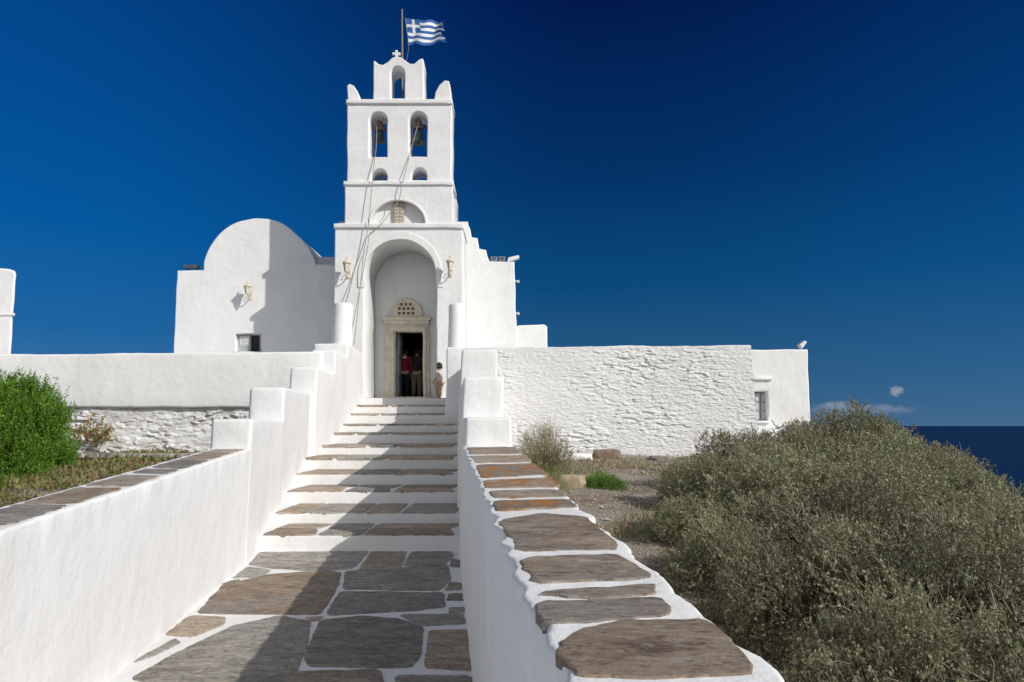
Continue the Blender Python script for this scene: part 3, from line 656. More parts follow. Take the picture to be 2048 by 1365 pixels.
# ------------------------------------------------------------------ bells, ropes, flag
def bell(px, pyt, pyb, label):
    t = P(px, pyt, 20.52); b0 = P(px, pyb, 20.52); h = t.z-b0.z; x = t.x
    e = thing('church_bell', label, 'bell', (x, 20.52, b0.z), 'bells hanging in the belfry')
    r = h*.5
    mb = MB(); mb.lathe((x, 20.52, b0.z), [(r, 0), (r*.97, .03*h), (r*.8, .14*h), (r*.66, .4*h), (r*.58, .7*h), (r*.5, .86*h), (r*.3, .97*h), (r*.12, h), (r*.12, h*1.08)], 28); mb.build('bell_body', BRONZE, e, True)
    mb = MB(); mb.tube([(x, 20.52, b0.z+.1*h), (x, 20.52, b0.z-.08*h)], [.014, .014]); mb.lathe((x, 20.52, b0.z-.09*h), [(.01, -.04), (.035, -.015), (.035, .015), (.01, .04)], 10); mb.build('clapper', DGREY, e, True)
    mb = MB(); zz = t.z+.03*h
    pf = [(-.17, 0), (-.18, .07), (-.12, .10), (-.10, .24), (-.05, .30), (.05, .30), (.10, .24), (.12, .10), (.18, .07), (.17, 0)]
    k = len(pf); mb.add([(x+a, 20.44, zz+b_) for a, b_ in pf]+[(x+a, 20.6, zz+b_) for a, b_ in pf], [tuple(range(k))[::-1], tuple(range(k, 2*k))]+[(i, (i+1) % k, k+(i+1) % k, k+i) for i in range(k)])
    mb.build('headstock', WOOD, e)
    mb = MB(); mb.tube([(x-.30, 20.52, zz+.06), (x+.30, 20.52, zz+.06)], .018); mb.build('axle', DGREY, e)
bell(760, 262, 284, 'green bronze bell in the left opening of the belfry')
bell(837, 259, 287, 'green bronze bell in the right opening of the belfry')
def rope(pts, label, r=.011):
    pp = []
    for i in range(len(pts)-1):
        a, b_ = P(*pts[i]), P(*pts[i+1])
        for k in range(8): pp.append(a.lerp(b_, k/8)+Vector((.02*noise.noise(Vector((i+k/8., 0, pts[0][0]))), 0, 0)))
    pp.append(P(*pts[-1])); mb = MB(); mb.tube(pp, r, 6); tag(mb.build('bell_rope', ROPE, None, True), label, 'rope')
rope([(754, 245, 20.4), (752, 300, 20.1), (745, 360, 19.92), (738, 445, 19.84), (728, 500, 19.85), (722, 560, 19.7), (708, 690, 19.2)], 'thin grey rope hanging from the left bell down past the cornice')
rope([(839, 240, 20.4), (822, 300, 20.1), (806, 362, 19.93), (799, 400, 19.9), (766, 445, 19.84), (738, 470, 19.9), (731, 520, 19.7), (704, 660, 19.2)], 'thin grey rope slanting from the right bell across the arch to the left column')
fp = thing('flagpole', 'slender flagpole behind the belfry flying a tattered blue and white flag', 'flagpole', tuple(P(804, 200, 21.2)))
a = P(805.5, 365, 21.3); b_ = P(804, 22, 21.2); mb = MB(); mb.tube([a, a.lerp(b_, .5), b_], [.04, .034, .026], 10); mb.lathe(tuple(b_), [(.03, -.02), (.045, .01), (.02, .05)], 10); mb.build('pole', POLE, fp, True)
tl, tr_, bl = P(811, 38, 21.15), P(888, 43, 21.15), P(817, 90, 21.15)
mb = MB(); NC, NR = 54, 36
def fpt(i, j):
    s = i/NC; t = j/NR; p = tl+(tr_-tl)*s+(bl-tl)*t*(1-.14*s)
    return (p.x+.015*math.sin(s*11+t*2), p.y+.11*s*math.sin(s*10+t*2.2)+.02*math.sin(t*7+s*17), p.z+.035*math.sin(s*9.5+.6)*(.3+s)+.012*math.sin(s*21+t*4))
ends = [NC-int(max(0, 3+6*noise.noise(Vector((j*.35, 1, 2)))+random.uniform(-2, 4)+(5 if 18 < j < 24 else 0))) for j in range(NR)]
ids = {}
for j in range(NR):
    for i in range(NC):
        if i >= ends[j]: continue
        if i > NC-16 and noise.noise(Vector((i*.45, j*.7, 5))) > .52: continue
        if j < 20 and i < 20: blue = not (8 <= j < 12 or 8 <= i < 12)
        else: blue = (j//4) % 2 == 0
        q = []
        for a_, b2 in ((i, j), (i+1, j), (i+1, j+1), (i, j+1)):
            if (a_, b2) not in ids: ids[(a_, b2)] = len(mb.v); mb.v.append(fpt(a_, b2))
            q.append(ids[(a_, b2)])
        mb.f.append(tuple(q)); mb.mi.append(0 if blue else 1)
fl = mb.build('flag', [FBLUE, FWHITE], fp, True)
mb = MB(); mb.tube([P(804.5, 34, 21.2), tl], .008, 6); mb.tube([tl, bl], .010, 6); mb.tube([bl, P(817, 100, 21.17), P(808, 150, 21.18)], .006, 6); mb.build('halyard', ROPE, fp)
# ------------------------------------------------------------------ lanterns
def lantern(px, py, Yw, label):
    c = P(px, py, Yw-.32); x, y, z = c
    e = thing('wall_lantern', label, 'lantern', (x, Yw, z), 'cream wall lanterns on the church fronts')
    mb = MB(); mb.lathe((x, y, z), [(.055, -.12), (.10, .10)], 6, rot=.5); mb.build('glass', GLASSM, e)
    mb = MB()
    for k in range(6):
        t = 2*math.pi*k/6+.5; mb.tube([(x+.057*math.cos(t), y+.057*math.sin(t), z-.125), (x+.104*math.cos(t), y+.104*math.sin(t), z+.105)], .009, 6)
    mb.lathe((x, y, z), [(.03, -.17), (.065, -.15), (.065, -.12)], 12); mb.lathe((x, y, z), [(.125, .10), (.13, .115), (.07, .19), (.03, .21), (.015, .25), (.03, .265), (.008, .31)], 12); mb.build('cage', CREAM, e, True)
    mb = MB(); pts = [(x, Yw-.02, z-.16)]
    for k in range(9):
        t = k/8; pts.append((x, Yw-.05-.27*t, z-.20-.13*math.sin(t*math.pi)*(1-t*.3)+.03*t))
    mb.tube(pts, .016, 8); mb.tube([(x, Yw-.04, z-.1), (x, Yw-.12, z-.08), (x, Yw-.17, z-.14), (x, Yw-.13, z-.19)], .010, 6)
    mb.lathe((x, Yw-.32, z-.2), [(.012, -.09), (.03, -.05), (.015, 0), (.03, .04)], 10); mb.build('bracket', CREAM, e, True)
    mb = MB(); mb.box(x-.05, x+.05, Yw-.025, Yw+.02, z-.28, z+.02); mb.build('wall_plate', CREAM, e)
lantern(495, 580, CY, 'cream lantern on the vaulted chapel front above the small window')
lantern(693, 534, T0, 'cream lantern on the tower wall left of the tall arch')
lantern(900, 531, T0, 'cream lantern on the tower wall right of the tall arch')
# ------------------------------------------------------------------ loudspeakers, floodlights
def speaker(px, py, Yd, wpx, hpx, label, m, rz=0.):
    c = P(px, py, Yd); w_ = wpx/F*Yd; h_ = hpx/F*Yd
    e = thing('loudspeaker', label, 'loudspeaker', tuple(c))
    mb = MB(); a, b_ = w_*.3, w_*.5
    mb.add([(c.x-b_, Yd-.12, c.z-h_/2), (c.x+b_, Yd-.12, c.z-h_/2), (c.x+b_, Yd-.12, c.z+h_/2), (c.x-b_, Yd-.12, c.z+h_/2), (c.x-a, Yd+.15, c.z-h_*.3), (c.x+a, Yd+.15, c.z-h_*.3), (c.x+a, Yd+.15, c.z+h_*.3), (c.x-a, Yd+.15, c.z+h_*.3)],
           [(0, 1, 5, 4), (1, 2, 6, 5), (2, 3, 7, 6), (3, 0, 4, 7), (4, 5, 6, 7), (3, 2, 1, 0)]); mb.build('housing', m, e)
    mb = MB(); mb.box(c.x-b_*.85, c.x+b_*.85, Yd-.135, Yd-.122, c.z-h_*.38, c.z+h_*.38); mb.build('grille', DGREY, e)
    mb = MB(); mb.tube([(c.x, Yd+.05, c.z-h_*.3), (c.x, Yd+.05, c.z-h_/2-.12)], .02, 8); mb.box(c.x-.08, c.x+.08, Yd, Yd+.12, c.z-h_/2-.13, c.z-h_/2-.10); mb.build('bracket', DGREY, e)
speaker(375, 535, 22.9, 10, 7, 'small dark loudspeaker on the chapel roof, left one of two', DGREY)
speaker(391, 535, 22.7, 14, 8, 'small dark loudspeaker on the chapel roof beside the vault', DGREY)
speaker(988, 519, 22.0, 13, 7, 'grey loudspeaker on the nave shoulder nearest the stepped gable', LGREY)
speaker(1004, 519, 22.0, 13, 7, 'grey loudspeaker on the nave shoulder beside the white floodlight', LGREY)
def flood(px, py, Yd, L_, tilt, label, base_py):
    c = P(px, py, Yd); e = thing('floodlight', label, 'floodlight', tuple(c)); mb = MB()
    dx, dz = math.cos(tilt)*L_/2, math.sin(tilt)*L_/2; nx_, nz2 = -math.sin(tilt)*.04, math.cos(tilt)*.04
    q = [(c.x-dx-nx_, c.z-dz-nz2), (c.x+dx-nx_, c.z+dz-nz2), (c.x+dx+nx_, c.z+dz+nz2), (c.x-dx*.6+nx_*2, c.z-dz*.6+nz2*2)]
    mb.add([(a, Yd-.12, b_) for a, b_ in q]+[(a, Yd+.12, b_) for a, b_ in q], [(3, 2, 1, 0), (4, 5, 6, 7)]+[(i, (i+1) % 4, 4+(i+1) % 4, 4+i) for i in range(4)]); mb.build('lamp_head', FWHITE, e)
    zb_ = P(px, base_py, Yd).z; mb = MB(); mb.tube([(c.x-dx*.3, Yd, c.z-.03), (c.x-dx*.6, Yd, zb_-.03)], .018, 8); mb.box(c.x-dx*.6-.06, c.x-dx*.6+.06, Yd-.06, Yd+.06, zb_-.03, zb_); mb.build('arm', LGREY, e)
flood(1026, 519, 21.8, .42, .35, 'white floodlight jutting from the right corner of the church roof', 526)
flood(1604, 690, 19.8, .22, .9, 'small white floodlight on the flat roof of the annex house', 700)
for py_, nm in ((563, 'upper'), (627, 'lower')):
    c = P(1034, py_, 22.0); e = thing('wall_fitting', nm+' grey lamp fitting on the right edge of the church wall', 'lamp', tuple(c))
    mb = MB(); mb.box(c.x-.12, c.x+.03, 21.95, 22.05, c.z-.02, c.z+.02); mb.build('arm', LGREY, e)
    mb = MB(); mb.lathe((c.x+.04, 22., c.z-.05), [(.04, 0), (.045, .03), (.035, .07), (.02, .09)], 12); mb.build('shade', LGREY, e, True)
# ------------------------------------------------------------------ people
def skinmesh(pts, edges, rad, root=0, lv=2):
    me = bpy.data.meshes.new('tmp'); me.from_pydata(pts, edges, []); o = bpy.data.objects.new('tmp', me); COL.objects.link(o)
    o.modifiers.new('s', 'SKIN'); sd = o.modifiers.new('u', 'SUBSURF'); sd.levels = lv; sd.render_levels = lv
    for i, sv in enumerate(me.skin_vertices[0].data):
        r = rad[i]; sv.radius = (r, r) if not isinstance(r, tuple) else r; sv.use_root = (i == root)
    bpy.context.view_layer.update(); dg = bpy.context.evaluated_depsgraph_get()
    m2 = bpy.data.meshes.new_from_object(o.evaluated_get(dg)); bpy.data.objects.remove(o)
    vs = [tuple(q.co) for q in m2.vertices]; fs = [tuple(p.vertices) for p in m2.polygons]; bpy.data.meshes.remove(m2); return vs, fs
def person(label, loc, rz, h, top, legs, hair, yoke=None, child=False, arms='down', fat=1.):
    T = Matrix.Translation(loc) @ Matrix.Rotation(rz, 4, 'Z')
    e = thing('person', label, 'person', loc)
    hd = .062 if not child else .090
    sh, hp, nk = (.805, .51, .845) if not child else (.735, .45, .765)
    hc = 1-hd*1.25
    A = {}
    def fr_(l): return [tuple(x*fat for x in r) if isinstance(r, tuple) else r*fat for r in l]
    for s in (-1, 1):
        if arms == 'down': A[s] = [(s*.105, 0, sh), (s*.132, -.015, sh-.17), (s*.125, .045, sh-.315)]
        else: A[s] = [(s*.10, 0, sh), (s*.135, .03, sh-.16), (s*.05, .125, sh-.19)]
    def put(mb, name, m, smooth_=True, par_=None):
        mb.v = [tuple(T @ (Vector(p)*h)) for p in mb.v]; return mb.build(name, m, par_ or e, smooth_)
    pts = [(0, 0, hp+.02), (0, .005, hp+.14), (0, 0, sh-.04), (0, 0, nk), (0, .01, nk+.03)]; rad = [(.075, .055), (.068, .05), (.075, .055), (.032, .032), (.032, .032)]
    ed = [(0, 1), (1, 2), (2, 3), (3, 4)]
    for s in (-1, 1):
        k = len(pts); pts += A[s]; rad += [.034, .026, .018]; ed += [(2, k), (k, k+1), (k+1, k+2)]
        st_ = .02*s if not child else .0
        k = len(pts); pts += [(s*.05, 0, hp-.03), (s*.055, .012+st_, hp/2+.01), (s*.055, -.005+st_, .035), (s*.065, .075+st_, .018)]; rad += [.055, .035, .022, .016]; ed += [(0, k), (k, k+1), (k+1, k+2), (k+2, k+3)]
    mb = MB(); mb.add(*skinmesh(pts, ed, fr_(rad)))
    vs = []; n, m_ = 20, 16
    for j in range(m_+1):
        ph = math.pi*j/m_
        for i in range(n):
            t = 2*math.pi*i/n; x = math.sin(ph)*math.cos(t)*hd*.80; y = math.sin(ph)*math.sin(t)*hd*.98; z = math.cos(ph)*hd*1.22
            if z < 0: x *= 1-.35*(z/hd/1.22)**2; y = y*(1-.2*(z/hd/1.22)**2)+.004
            fr = max(0, math.sin(t))*math.sin(ph)
            if abs(math.cos(t)) < .2 and -.35*hd < z < .15*hd and fr > .5: y += hd*.2*(1-(z+.1*hd)**2/(.3*hd)**2*.5)
            if .15 < abs(math.cos(t)) < .55 and 0 < z < .28*hd and fr > .5: y -= hd*.08
            if abs(math.cos(t)) < .35 and -.6*hd < z < -.45*hd and fr > .4: y += hd*.05
            vs.append((x, y+.012, z+hc))
    mb.add(vs, [(j*n+i, j*n+(i+1) % n, (j+1)*n+(i+1) % n, (j+1)*n+i) for j in range(m_) for i in range(n)])
    for s in (-1, 1):
        mb.tube([(s*hd*.78, .008, hc-.22*hd), (s*hd*.92, -.002, hc), (s*hd*.9, -.004, hc+.2*hd), (s*hd*.78, .008, hc+.22*hd)], [.005, .009, .009, .004], 8)
        wv = Vector(A[s][2]); d = (wv-Vector(A[s][1])).normalized(); sd_ = d.cross(Vector((0, 1, 0) if arms == 'down' else (0, 0, 1))).normalized(); up = sd_.cross(d)
        mb.tube([wv-d*.01, wv+d*.02, wv+d*.045], [.014, .020, .018], 10)
        for q in range(4):
            b0 = wv+d*.042+up*(.006*(q-1.5)*1.5); ln = (.030, .036, .034, .026)[q]; c_2 = d*.8+sd_*(.45*s if arms == 'down' else .5)
            mb.tube([b0, b0+d*ln*.5, b0+d*ln*.5+c_2.normalized()*ln*.35, b0+d*ln*.6+c_2.normalized()*ln*.6], [.0052, .005, .0045, .0032], 6)
        b0 = wv+d*.015+up*.014; mb.tube([b0, b0+(d+up*.9).normalized()*.018, b0+(d*1.4+up*.6).normalized()*.034], [.006, .0055, .004], 6)
    put(mb, 'body', SKIN)
    pts = [(0, 0, hp-.02), (0, .003, hp+.14), (0, 0, sh-.035), (0, 0, nk-.01)]; rad = [(.092, .07), (.085, .066), (.094, .07), (.042, .042)]; ed = [(0, 1), (1, 2), (2, 3)]
    for s in (-1, 1):
        k = len(pts); a_ = [Vector(q) for q in A[s]]; pts += [tuple(a_[0]), tuple(a_[1]), tuple(a_[1].lerp(a_[2], .92))]; rad += [.048, .038, .028]; ed += [(2, k), (k, k+1), (k+1, k+2)]
    mb = MB(); mb.add(*skinmesh(pts, ed, fr_(rad))); shirt = put(mb, 'shirt' if not yoke else 'jacket', top)
    if yoke:
        pts = [(-.105, -.002, sh-.028), (0, -.004, sh-.012), (.105, -.002, sh-.028), (0, -.004, nk-.015)]; mb = MB(); mb.add(*skinmesh(pts, [(0, 1), (1, 2), (1, 3)], fr_([(.056, .052), (.090, .070), (.056, .052), .048]), 1)); put(mb, 'yoke', yoke, True, shirt)
    pts = [(0, 0, hp+.04)]; rad = [(.08, .062)]; ed = []
    for s in (-1, 1):
        st_ = .02*s if not child else .0
        k = len(pts); pts += [(s*.052, 0, hp-.035), (s*.056, .010+st_, hp/2+.01), (s*.056, -.002+st_, .055)]; rad += [.064, .046, .036]; ed += [(0, k), (k, k+1), (k+1, k+2)]
    mb = MB(); mb.add(*skinmesh(pts, ed, fr_(rad))); put(mb, 'trousers', legs)
    for s in (-1, 1):
        st_ = .02*s if not child else .0
        mb = MB(); mb.add(*skinmesh([(s*.057, -.02+st_, .028), (s*.059, .02+st_, .026), (s*.065, .085+st_, .018)], [(0, 1), (1, 2)], [(.026, .028), (.028, .026), (.022, .018)])); put(mb, 'shoe', SHOE)
    vs = []; fs = []
    for j in range(11):
        ph = math.pi*.66*j/10
        for i in range(24):
            t = 2*math.pi*i/24; lim = 1. if math.sin(t) < .25 else max(.42, 1-.9*(math.sin(t)-.25)); p_ = ph*lim
            kx = 1.08+.05*noise.noise(Vector((math.cos(t)*3, math.sin(t)*3, j)))
            vs.append((math.sin(p_)*math.cos(t)*hd*.82*kx, math.sin(p_)*math.sin(t)*hd*1.0*kx+.010, math.cos(p_)*hd*1.25*kx+hc))
    fs = [(j*24+i, j*24+(i+1) % 24, (j+1)*24+(i+1) % 24, (j+1)*24+i) for j in range(10) for i in range(24)]
    mb = MB(); mb.add(vs, fs); put(mb, 'hair', hair)
    return T, A
q = P(808, 795, 22.6); person('person in a maroon jacket with white shoulders, back turned, inside the doorway', (q.x, 22.6, zi), .12, 1.70, RED, BLK, HAIR, yoke=CWHITE, fat=1.12)
q = P(833, 795, 22.7); person('person in a black jacket and beige trousers, back turned, inside the doorway', (q.x, 22.7, zi), -.1, 1.70, BLK, KHAKI, HAIR, fat=1.12)
q = P(879, 795, 19.6)
T, A = person('small child in pale shirt and beige trousers standing outside right of the door', (q.x, 19.5, SZ[-1]+.02), R(60), 1.03, STRIPE, BEIGE, HAIR, child=True, arms='front', fat=1.55)
mb = MB(); c0 = T @ (Vector((0, .19, .53))*1.03)
for k in range(7): mb.lathe((c0.x+.03*math.sin(k*2.1), c0.y+.02*math.cos(k*1.7), c0.z-.04*k+.04), [(.01, -.05), (.042-.003*k, -.02), (.037-.003*k, .02), (.012, .045)], 9)
tag(mb.build('cloth_toy', CWHITE, None, True), 'crumpled white soft bundle held by the child', 'toy')
# ------------------------------------------------------------------ vegetation
def quads(name, V, Fq, m, parent=None):
    me = bpy.data.meshes.new(name); me.vertices.add(len(V)); me.vertices.foreach_set('co', V.astype(np.float32).ravel())
    k = Fq.shape[1]; me.loops.add(Fq.size); me.loops.foreach_set('vertex_index', Fq.astype(np.int32).ravel())
    me.polygons.add(len(Fq)); me.polygons.foreach_set('loop_start', np.arange(0, Fq.size, k, dtype=np.int32))
    me.update(calc_edges=True); me.validate(); me.materials.append(m); return me
def leafquads(C, D, ln, wd, rng):
    n = len(C); r = rng.normal(size=(n, 3)); S = np.cross(D, r); S /= np.linalg.norm(S, axis=1)[:, None]+1e-9
    ln = ln[:, None]; wd = wd[:, None]
    V = np.stack([C, C+D*ln*.5+S*wd, C+D*ln, C+D*ln*.5-S*wd], 1).reshape(-1, 3); return V, np.arange(4*n).reshape(-1, 4)
def bush_mesh(seed, ntw, nl, leaf=.022, lw=.32, up=.35, tl=.26, lumps=.28, r0=.5, low=-.05, twr=.0035, stick=.08, nlump=22, sharp=.80, twm=None, mst=46, spread=.36, box=0.):
    rng = np.random.default_rng(seed); D = rng.normal(size=(ntw*3, 3)); D /= np.linalg.norm(D, axis=1)[:, None]; D = D[D[:, 2] > low]
    lc = rng.normal(size=(nlump, 3)); lc[:, 2] = abs(lc[:, 2]); lc /= np.linalg.norm(lc, axis=1)[:, None]; lh = .6+.6*rng.random(nlump)
    dots = D @ lc.T; kk = dots.argmax(1); q = np.clip((dots.max(1)-sharp)/(1-sharp), 0, 1)
    keep = rng.random(len(D)) < (.25+.9*q); D = D[keep][:ntw]; kk = kk[keep][:ntw]; q = q[keep][:ntw]; n = len(D)
    Rr = (1-lumps+lumps*1.25*np.sqrt(q)*lh[kk])*(1+box*4*(D[:, 2]**2)*(1-D[:, 2]**2))
    t = r0+(1-r0)*rng.random(n)**.6; S0 = D*(Rr*t)[:, None]
    dd = D*.7+lc[kk]*.4+rng.normal(size=(n, 3))*spread+np.array([0, 0, up]); dd /= np.linalg.norm(dd, axis=1)[:, None]
    ll = tl*(.5+.7*rng.random(n)); stk = rng.random(n) < stick; ll[stk] *= 1.5
    bend = rng.normal(size=(n, 3))*.05; S1 = S0+dd*(ll*.5)[:, None]+bend*.5; S2 = S0+dd*ll[:, None]+bend*.2
    a = np.cross(dd, rng.normal(size=(n, 3))); a /= np.linalg.norm(a, axis=1)[:, None]; b_ = np.cross(dd, a)
    V = []
    for C, r in ((S0, twr), (S1, twr*.75), (S2, twr*.35)):
        for k in range(3): V.append(C+(a*math.cos(2.094*k)+b_*math.sin(2.094*k))*r)
    V = np.stack(V, 1).reshape(-1, 3); base_ = np.arange(n)[:, None]*9; Fq = []
    for rg in (0, 3):
        for k in range(3): Fq.append(np.concatenate([base_+rg+k, base_+rg+(k+1) % 3, base_+rg+3+(k+1) % 3, base_+rg+3+k], 1))
    Fq = np.concatenate(Fq)
    ms = mst; Dm = rng.normal(size=(ms, 3)); Dm[:, 2] = abs(Dm[:, 2])+.2; Dm /= np.linalg.norm(Dm, axis=1)[:, None]; mbs = MB()
    for i in range(ms):
        e_ = Dm[i]*.8; mid = np.array([e_[0]*.35, e_[1]*.35, e_[2]*.6])+rng.normal(size=3)*.05
        mbs.tube([(e_[0]*.06, e_[1]*.06, -.05), tuple(mid), tuple(e_)], [.017, .011, .004], 5)
    fm = [q for q in mbs.f if len(q) == 4]
    V2 = np.array(mbs.v); Fq = np.concatenate([Fq, np.array(fm)+len(V)]); V = np.concatenate([V, V2])
    tw = quads('t', V, Fq, twm or F_TWIG)
    keep = np.where(~stk)[0]; idx = np.repeat(keep, nl); tt = rng.random(len(idx))**.8*.97+.03
    C = S0[idx]*(1-tt)[:, None]+S2[idx]*tt[:, None]+bend[idx]*(.4*np.sin(tt*3.14))[:, None]+rng.normal(size=(len(idx), 3))*.010
    dl_ = dd[idx]*.6+rng.normal(size=(len(idx), 3))*.8; dl_ /= np.linalg.norm(dl_, axis=1)[:, None]
    ln = leaf*(.5+.9*rng.random(len(idx))); V, Fq = leafquads(C, dl_, ln, ln*lw, rng)
    return tw, V, Fq
protos = []; near = []
for sd in (1, 2, 3, 4, 5):
    tw, V, Fq = bush_mesh(sd, 3600, 12, lumps=.55, r0=.45, stick=.12, twr=.0040, leaf=.029, lw=.40, up=.08, tl=.15, spread=.66, nlump=18, sharp=.80, box=.12); protos.append((tw, quads('l', V, Fq, F_DRY)))
for sd in (6, 7, 8, 9):
    tw, V, Fq = bush_mesh(sd, 4200, 11, lumps=.58, r0=.42, stick=.22, twr=.0042, leaf=.027, lw=.42, up=.08, tl=.17, spread=.68, nlump=18, sharp=.80, mst=70, box=.12); near.append((tw, quads('l', V, Fq, F_DRY)))
tw, V, Fq = bush_mesh(11, 7500, 20, leaf=.034, lw=.16, up=1.6, tl=.20, lumps=.34, r0=.60, low=-.3, stick=0, nlump=60, sharp=.91, twm=F_GREEN, spread=.16, box=.16); PG = (tw, quads('l', V, Fq, F_GREEN))
tw, V, Fq = bush_mesh(21, 1500, 10, leaf=.04, lw=.18, up=.9, tl=.30, r0=.2, stick=.2); PS = (tw, quads('l', V, Fq, F_GRASS))
tw, V, Fq = bush_mesh(31, 110, 8, leaf=.12, lw=.33, up=.7, tl=.35, r0=.3, stick=.0, mst=14); PY = (tw, quads('l', V, Fq, F_YEL))
tw, V, Fq = bush_mesh(41, 1200, 12, leaf=.05, lw=.3, up=.6, tl=.22, r0=.3, stick=.0); PGL = (tw, quads('l', V, Fq, F_GREEN))
def bush(name, label, cat, x, y, r, h, proto, rz=0., group=None, sink=.03, zb=None):
    z = (gz(x, y) if zb is None else zb)-sink
    e = thing(name, label, cat, (x, y, z), group); e.scale = (r, r, h); e.rotation_euler = (0, 0, rz)
    for nm, me in (('stems', proto[0]), ('foliage', proto[1])):
        o = bpy.data.objects.new(nm, me); COL.objects.link(o); o.parent = e
    return e
LB = 'dry olive brown shrub packed among its like in the thicket beside the stone-topped parapet'
GR = 'dry shrubs of the thicket right of the stairs'
BS = [(5.45, 12.9, .68, .80), (6.35, 12.4, .85, 1.02), (7.45, 12.3, .66, .84), (3.5, 10.6, .68, .72), (4.5, 10.9, .75, .84), (5.4, 10.4, .75, .82), (6.1, 9.8, .6, .66),
      (2.55, 9.3, .56, .58), (3.4, 9.0, .66, .74), (4.5, 8.9, .72, .78), (5.25, 8.3, .6, .60), (1.95, 7.6, .44, .42), (2.8, 7.5, .68, .76), (3.8, 7.1, .72, .74), (4.5, 6.7, .6, .56), (1.95, 6.1, .5, .56), (2.8, 5.9, .68, .76),
      (3.7, 5.5, .68, .62), (4.2, 4.9, .6, .54), (1.9, 4.8, .5, .62), (2.6, 4.4, .62, .74), (3.4, 4.1, .64, .62), (1.85, 3.6, .46, .56), (2.5, 3.1, .54, .60), (3.2, 2.9, .6, .55), (1.75, 2.5, .42, .47), (2.5, 1.9, .5, .45)]
for i, (x, y, r, h) in enumerate(BS):
    lab, gr = LB, GR
    if i == 1: lab, gr = 'tallest rounded dry shrub at the top of the thicket in front of the annex house', None
    if i == 2: lab, gr = 'dry shrub at the far right end of the thicket against the sea', None
    bush('shrub', lab, 'shrub', x, y, r*1.12, h*1.10, protos[i % 5] if y > 6.8 else near[i % 4], i*1.37, gr)
bush('dry_shrub', 'pale straw coloured bush growing behind the lowest right parapet block', 'shrub', .62, 12.6, .50, .92, PS, .3)
bush('dry_shrub', 'low straw tuft on the bank just beyond the lichen-covered coping', 'shrub', .55, 10.2, .3, .35, PS, 1.3)
bush('leafy_plant', 'low bright green plant to the right of the pale boulder', 'plant', 1.45, 11.0, .36, .24, PGL, .5)
bush('leafy_plant', 'small green plant left of the pale boulder near the straw bush', 'plant', .62, 11.1, .25, .28, PGL, 2.5)
bush('green_bush', 'dense bright green upright bush in front of the garden wall at the left edge', 'bush', -8.95, 11.6, 1.24, 1.48, PG, .4)
bush('leafy_plant', 'low feathery green plant below the large bush at the left edge', 'plant', -7.3, 9.2, .45, .36, PG, 1.4)
bush('leafy_plant', 'small plant with yellow and reddish leaves against the stone wall foot', 'plant', P(182, 880, 14.1).x, 14.1, .36, .5, PY, .4, zb=-.35)
# succulent carpet, left garden
rng = np.random.default_rng(5); n = 34000
xx = rng.uniform(-10.5, -3., n); yy_ = rng.uniform(5.0, 13.9, n)
mk = np.array([noise.noise(Vector((a, b_, 0))*.8) > -.22 and a < -2.5-.115*b_-.15 for a, b_ in zip(xx, yy_)]); xx, yy_ = xx[mk], yy_[mk]
zz = np.array([gz(a, b_) for a, b_ in zip(xx, yy_)])+rng.random(len(xx))*.07
D = rng.normal(size=(len(xx), 3))*.6+np.array([0, 0, 1]); D /= np.linalg.norm(D, axis=1)[:, None]; ln = .05+.05*rng.random(len(xx))
V, Fq = leafquads(np.stack([xx, yy_, zz], 1), D, ln, ln*.22, rng)
o = bpy.data.objects.new('ground_cover', quads('gc', V, Fq, F_PINK)); COL.objects.link(o); tag(o, 'low reddish and green succulent carpet in the garden left of the stairs', 'ground cover', kind='stuff')
# dry litter / gravel on the right bank
n = 16000; xx = rng.uniform(-.3, 5, n); yy_ = rng.uniform(3, 15, n); ok = xx > .75-.1*yy_; xx, yy_ = xx[ok], yy_[ok]
mb = MB()
for a, b_ in list(zip(xx, yy_))[:8000]:
    s = random.uniform(.008, .022)*(1 if random.random() < .96 else 2.2); z = gz(a, b_)+s*.2; t = random.random()*6
    pt = [(a+s*math.cos(t+k*1.57)*random.uniform(.6, 1.2), b_+s*math.sin(t+k*1.57)*random.uniform(.6, 1.2), z) for k in range(4)]
    mb.add(pt+[(a, b_, z+s*random.uniform(.5, .9))], [(0, 1, 4), (1, 2, 4), (2, 3, 4), (3, 0, 4)])
tag(mb.build('gravel', plain('gravel_stone', (.36, .33, .29), .9, .4, 30.)), 'loose gravel and pebbles on the dry bank', 'gravel', kind='stuff')
n = 14000; xx = rng.uniform(-.4, 4.5, n); yy_ = rng.uniform(5, 15, n); ok = (xx > .8-.1*yy_) & np.array([noise.noise(Vector((a, b_, 4))*1.1) > (-.05 if b_ > 10.5 else .15) for a, b_ in zip(xx, yy_)]); xx, yy_ = xx[ok], yy_[ok]
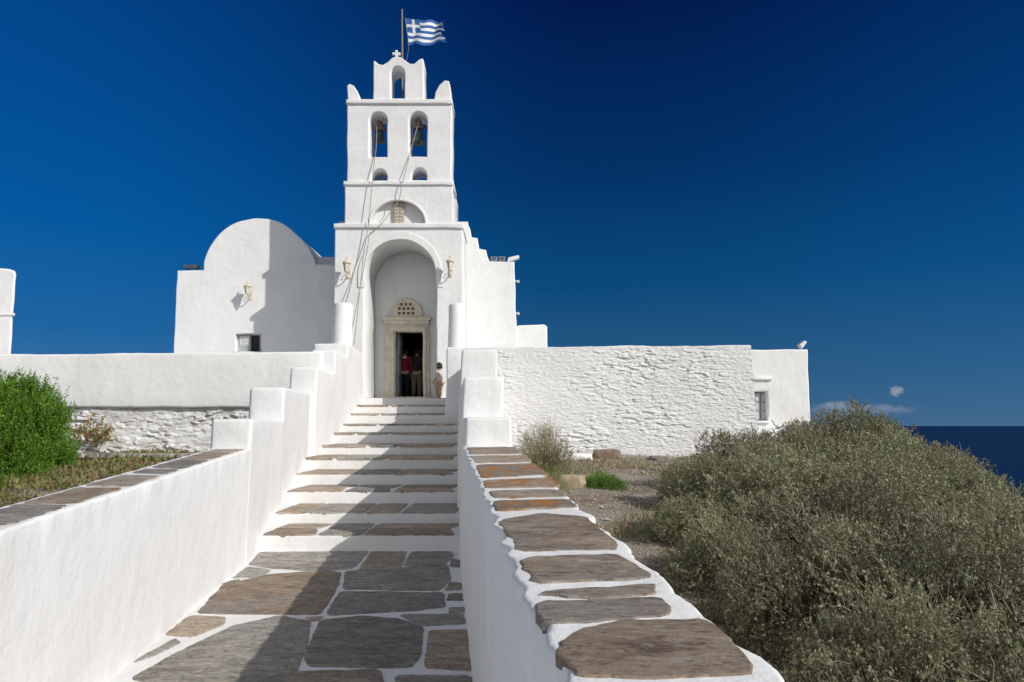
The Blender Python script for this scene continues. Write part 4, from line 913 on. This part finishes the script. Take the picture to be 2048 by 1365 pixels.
zz = np.array([gz(a, b_) for a, b_ in zip(xx, yy_)]); D = rng.normal(size=(len(xx), 3))*.5+np.array([0, 0, 1]); D /= np.linalg.norm(D, axis=1)[:, None]; ln = .05+.09*rng.random(len(xx))
V, Fq = leafquads(np.stack([xx, yy_, zz], 1), D, ln, ln*.06, rng)
o = bpy.data.objects.new('dry_grass', quads('dg', V, Fq, F_GRASS)); COL.objects.link(o); tag(o, 'sparse dry grass on the bank below the rubble wall', 'grass', kind='stuff')
# rocks
def rock(x, y, sx, sy, sz, label, m=ROCK):
    bm = bmesh.new(); bmesh.ops.create_icosphere(bm, subdivisions=4, radius=1)
    for q in bm.verts:
        p = q.co.copy(); d = 1+.28*noise.noise(p*1.3+Vector((x, y, 0)))+.10*noise.noise(p*4+Vector((x, 0, 0))); p *= d
        p = Vector((max(-.8, min(.8, p.x)), max(-.8, min(.8, p.y)), max(-.7, min(.62, p.z))))
        q.co = Vector((p.x*sx+x, p.y*sy+y, p.z*sz+gz(x, y)+sz*.25))
    me = bpy.data.meshes.new('rock'); bm.to_mesh(me); bm.free(); me.materials.append(m)
    me.polygons.foreach_set('use_smooth', [True]*len(me.polygons)); o = bpy.data.objects.new('rock', me); COL.objects.link(o); tag(o, label, 'rock')
rock(.95, 10.9, .25, .2, .2, 'pale brown boulder among the green plants by the parapet', plain('tan_rock', (.36, .28, .2), .9, .25, 5., .03))
rock(1.25, 14.3, .5, .25, .12, 'flat whitewashed stone at the foot of the rubble wall', RUB)
rock(2.0, 14.55, .35, .2, .2, 'dark broken stone leaning against the foot of the rubble wall', plain('brown_rock', (.2, .15, .11), .9, .3, 6., .04))
rock(3.1, 14.3, .3, .2, .08, 'small flat stone at the rubble wall foot, nearest the thicket', ROCK)
kb = thing('slate_kerb', 'low edge of dark slates along the garden bed before the stone foot', 'kerb', (-8, 13.3, gz(-8, 13.3)))
for k in range(9):
    x = -9.6+k*.55; slab('slate', [(x, 12.9), (x+.5, 12.88), (x+.52, 13.25), (x+.02, 13.28)], lambda a, b_: gz(-8, 13)+.12, SL_GREY, kb, .05, k+200, .02)
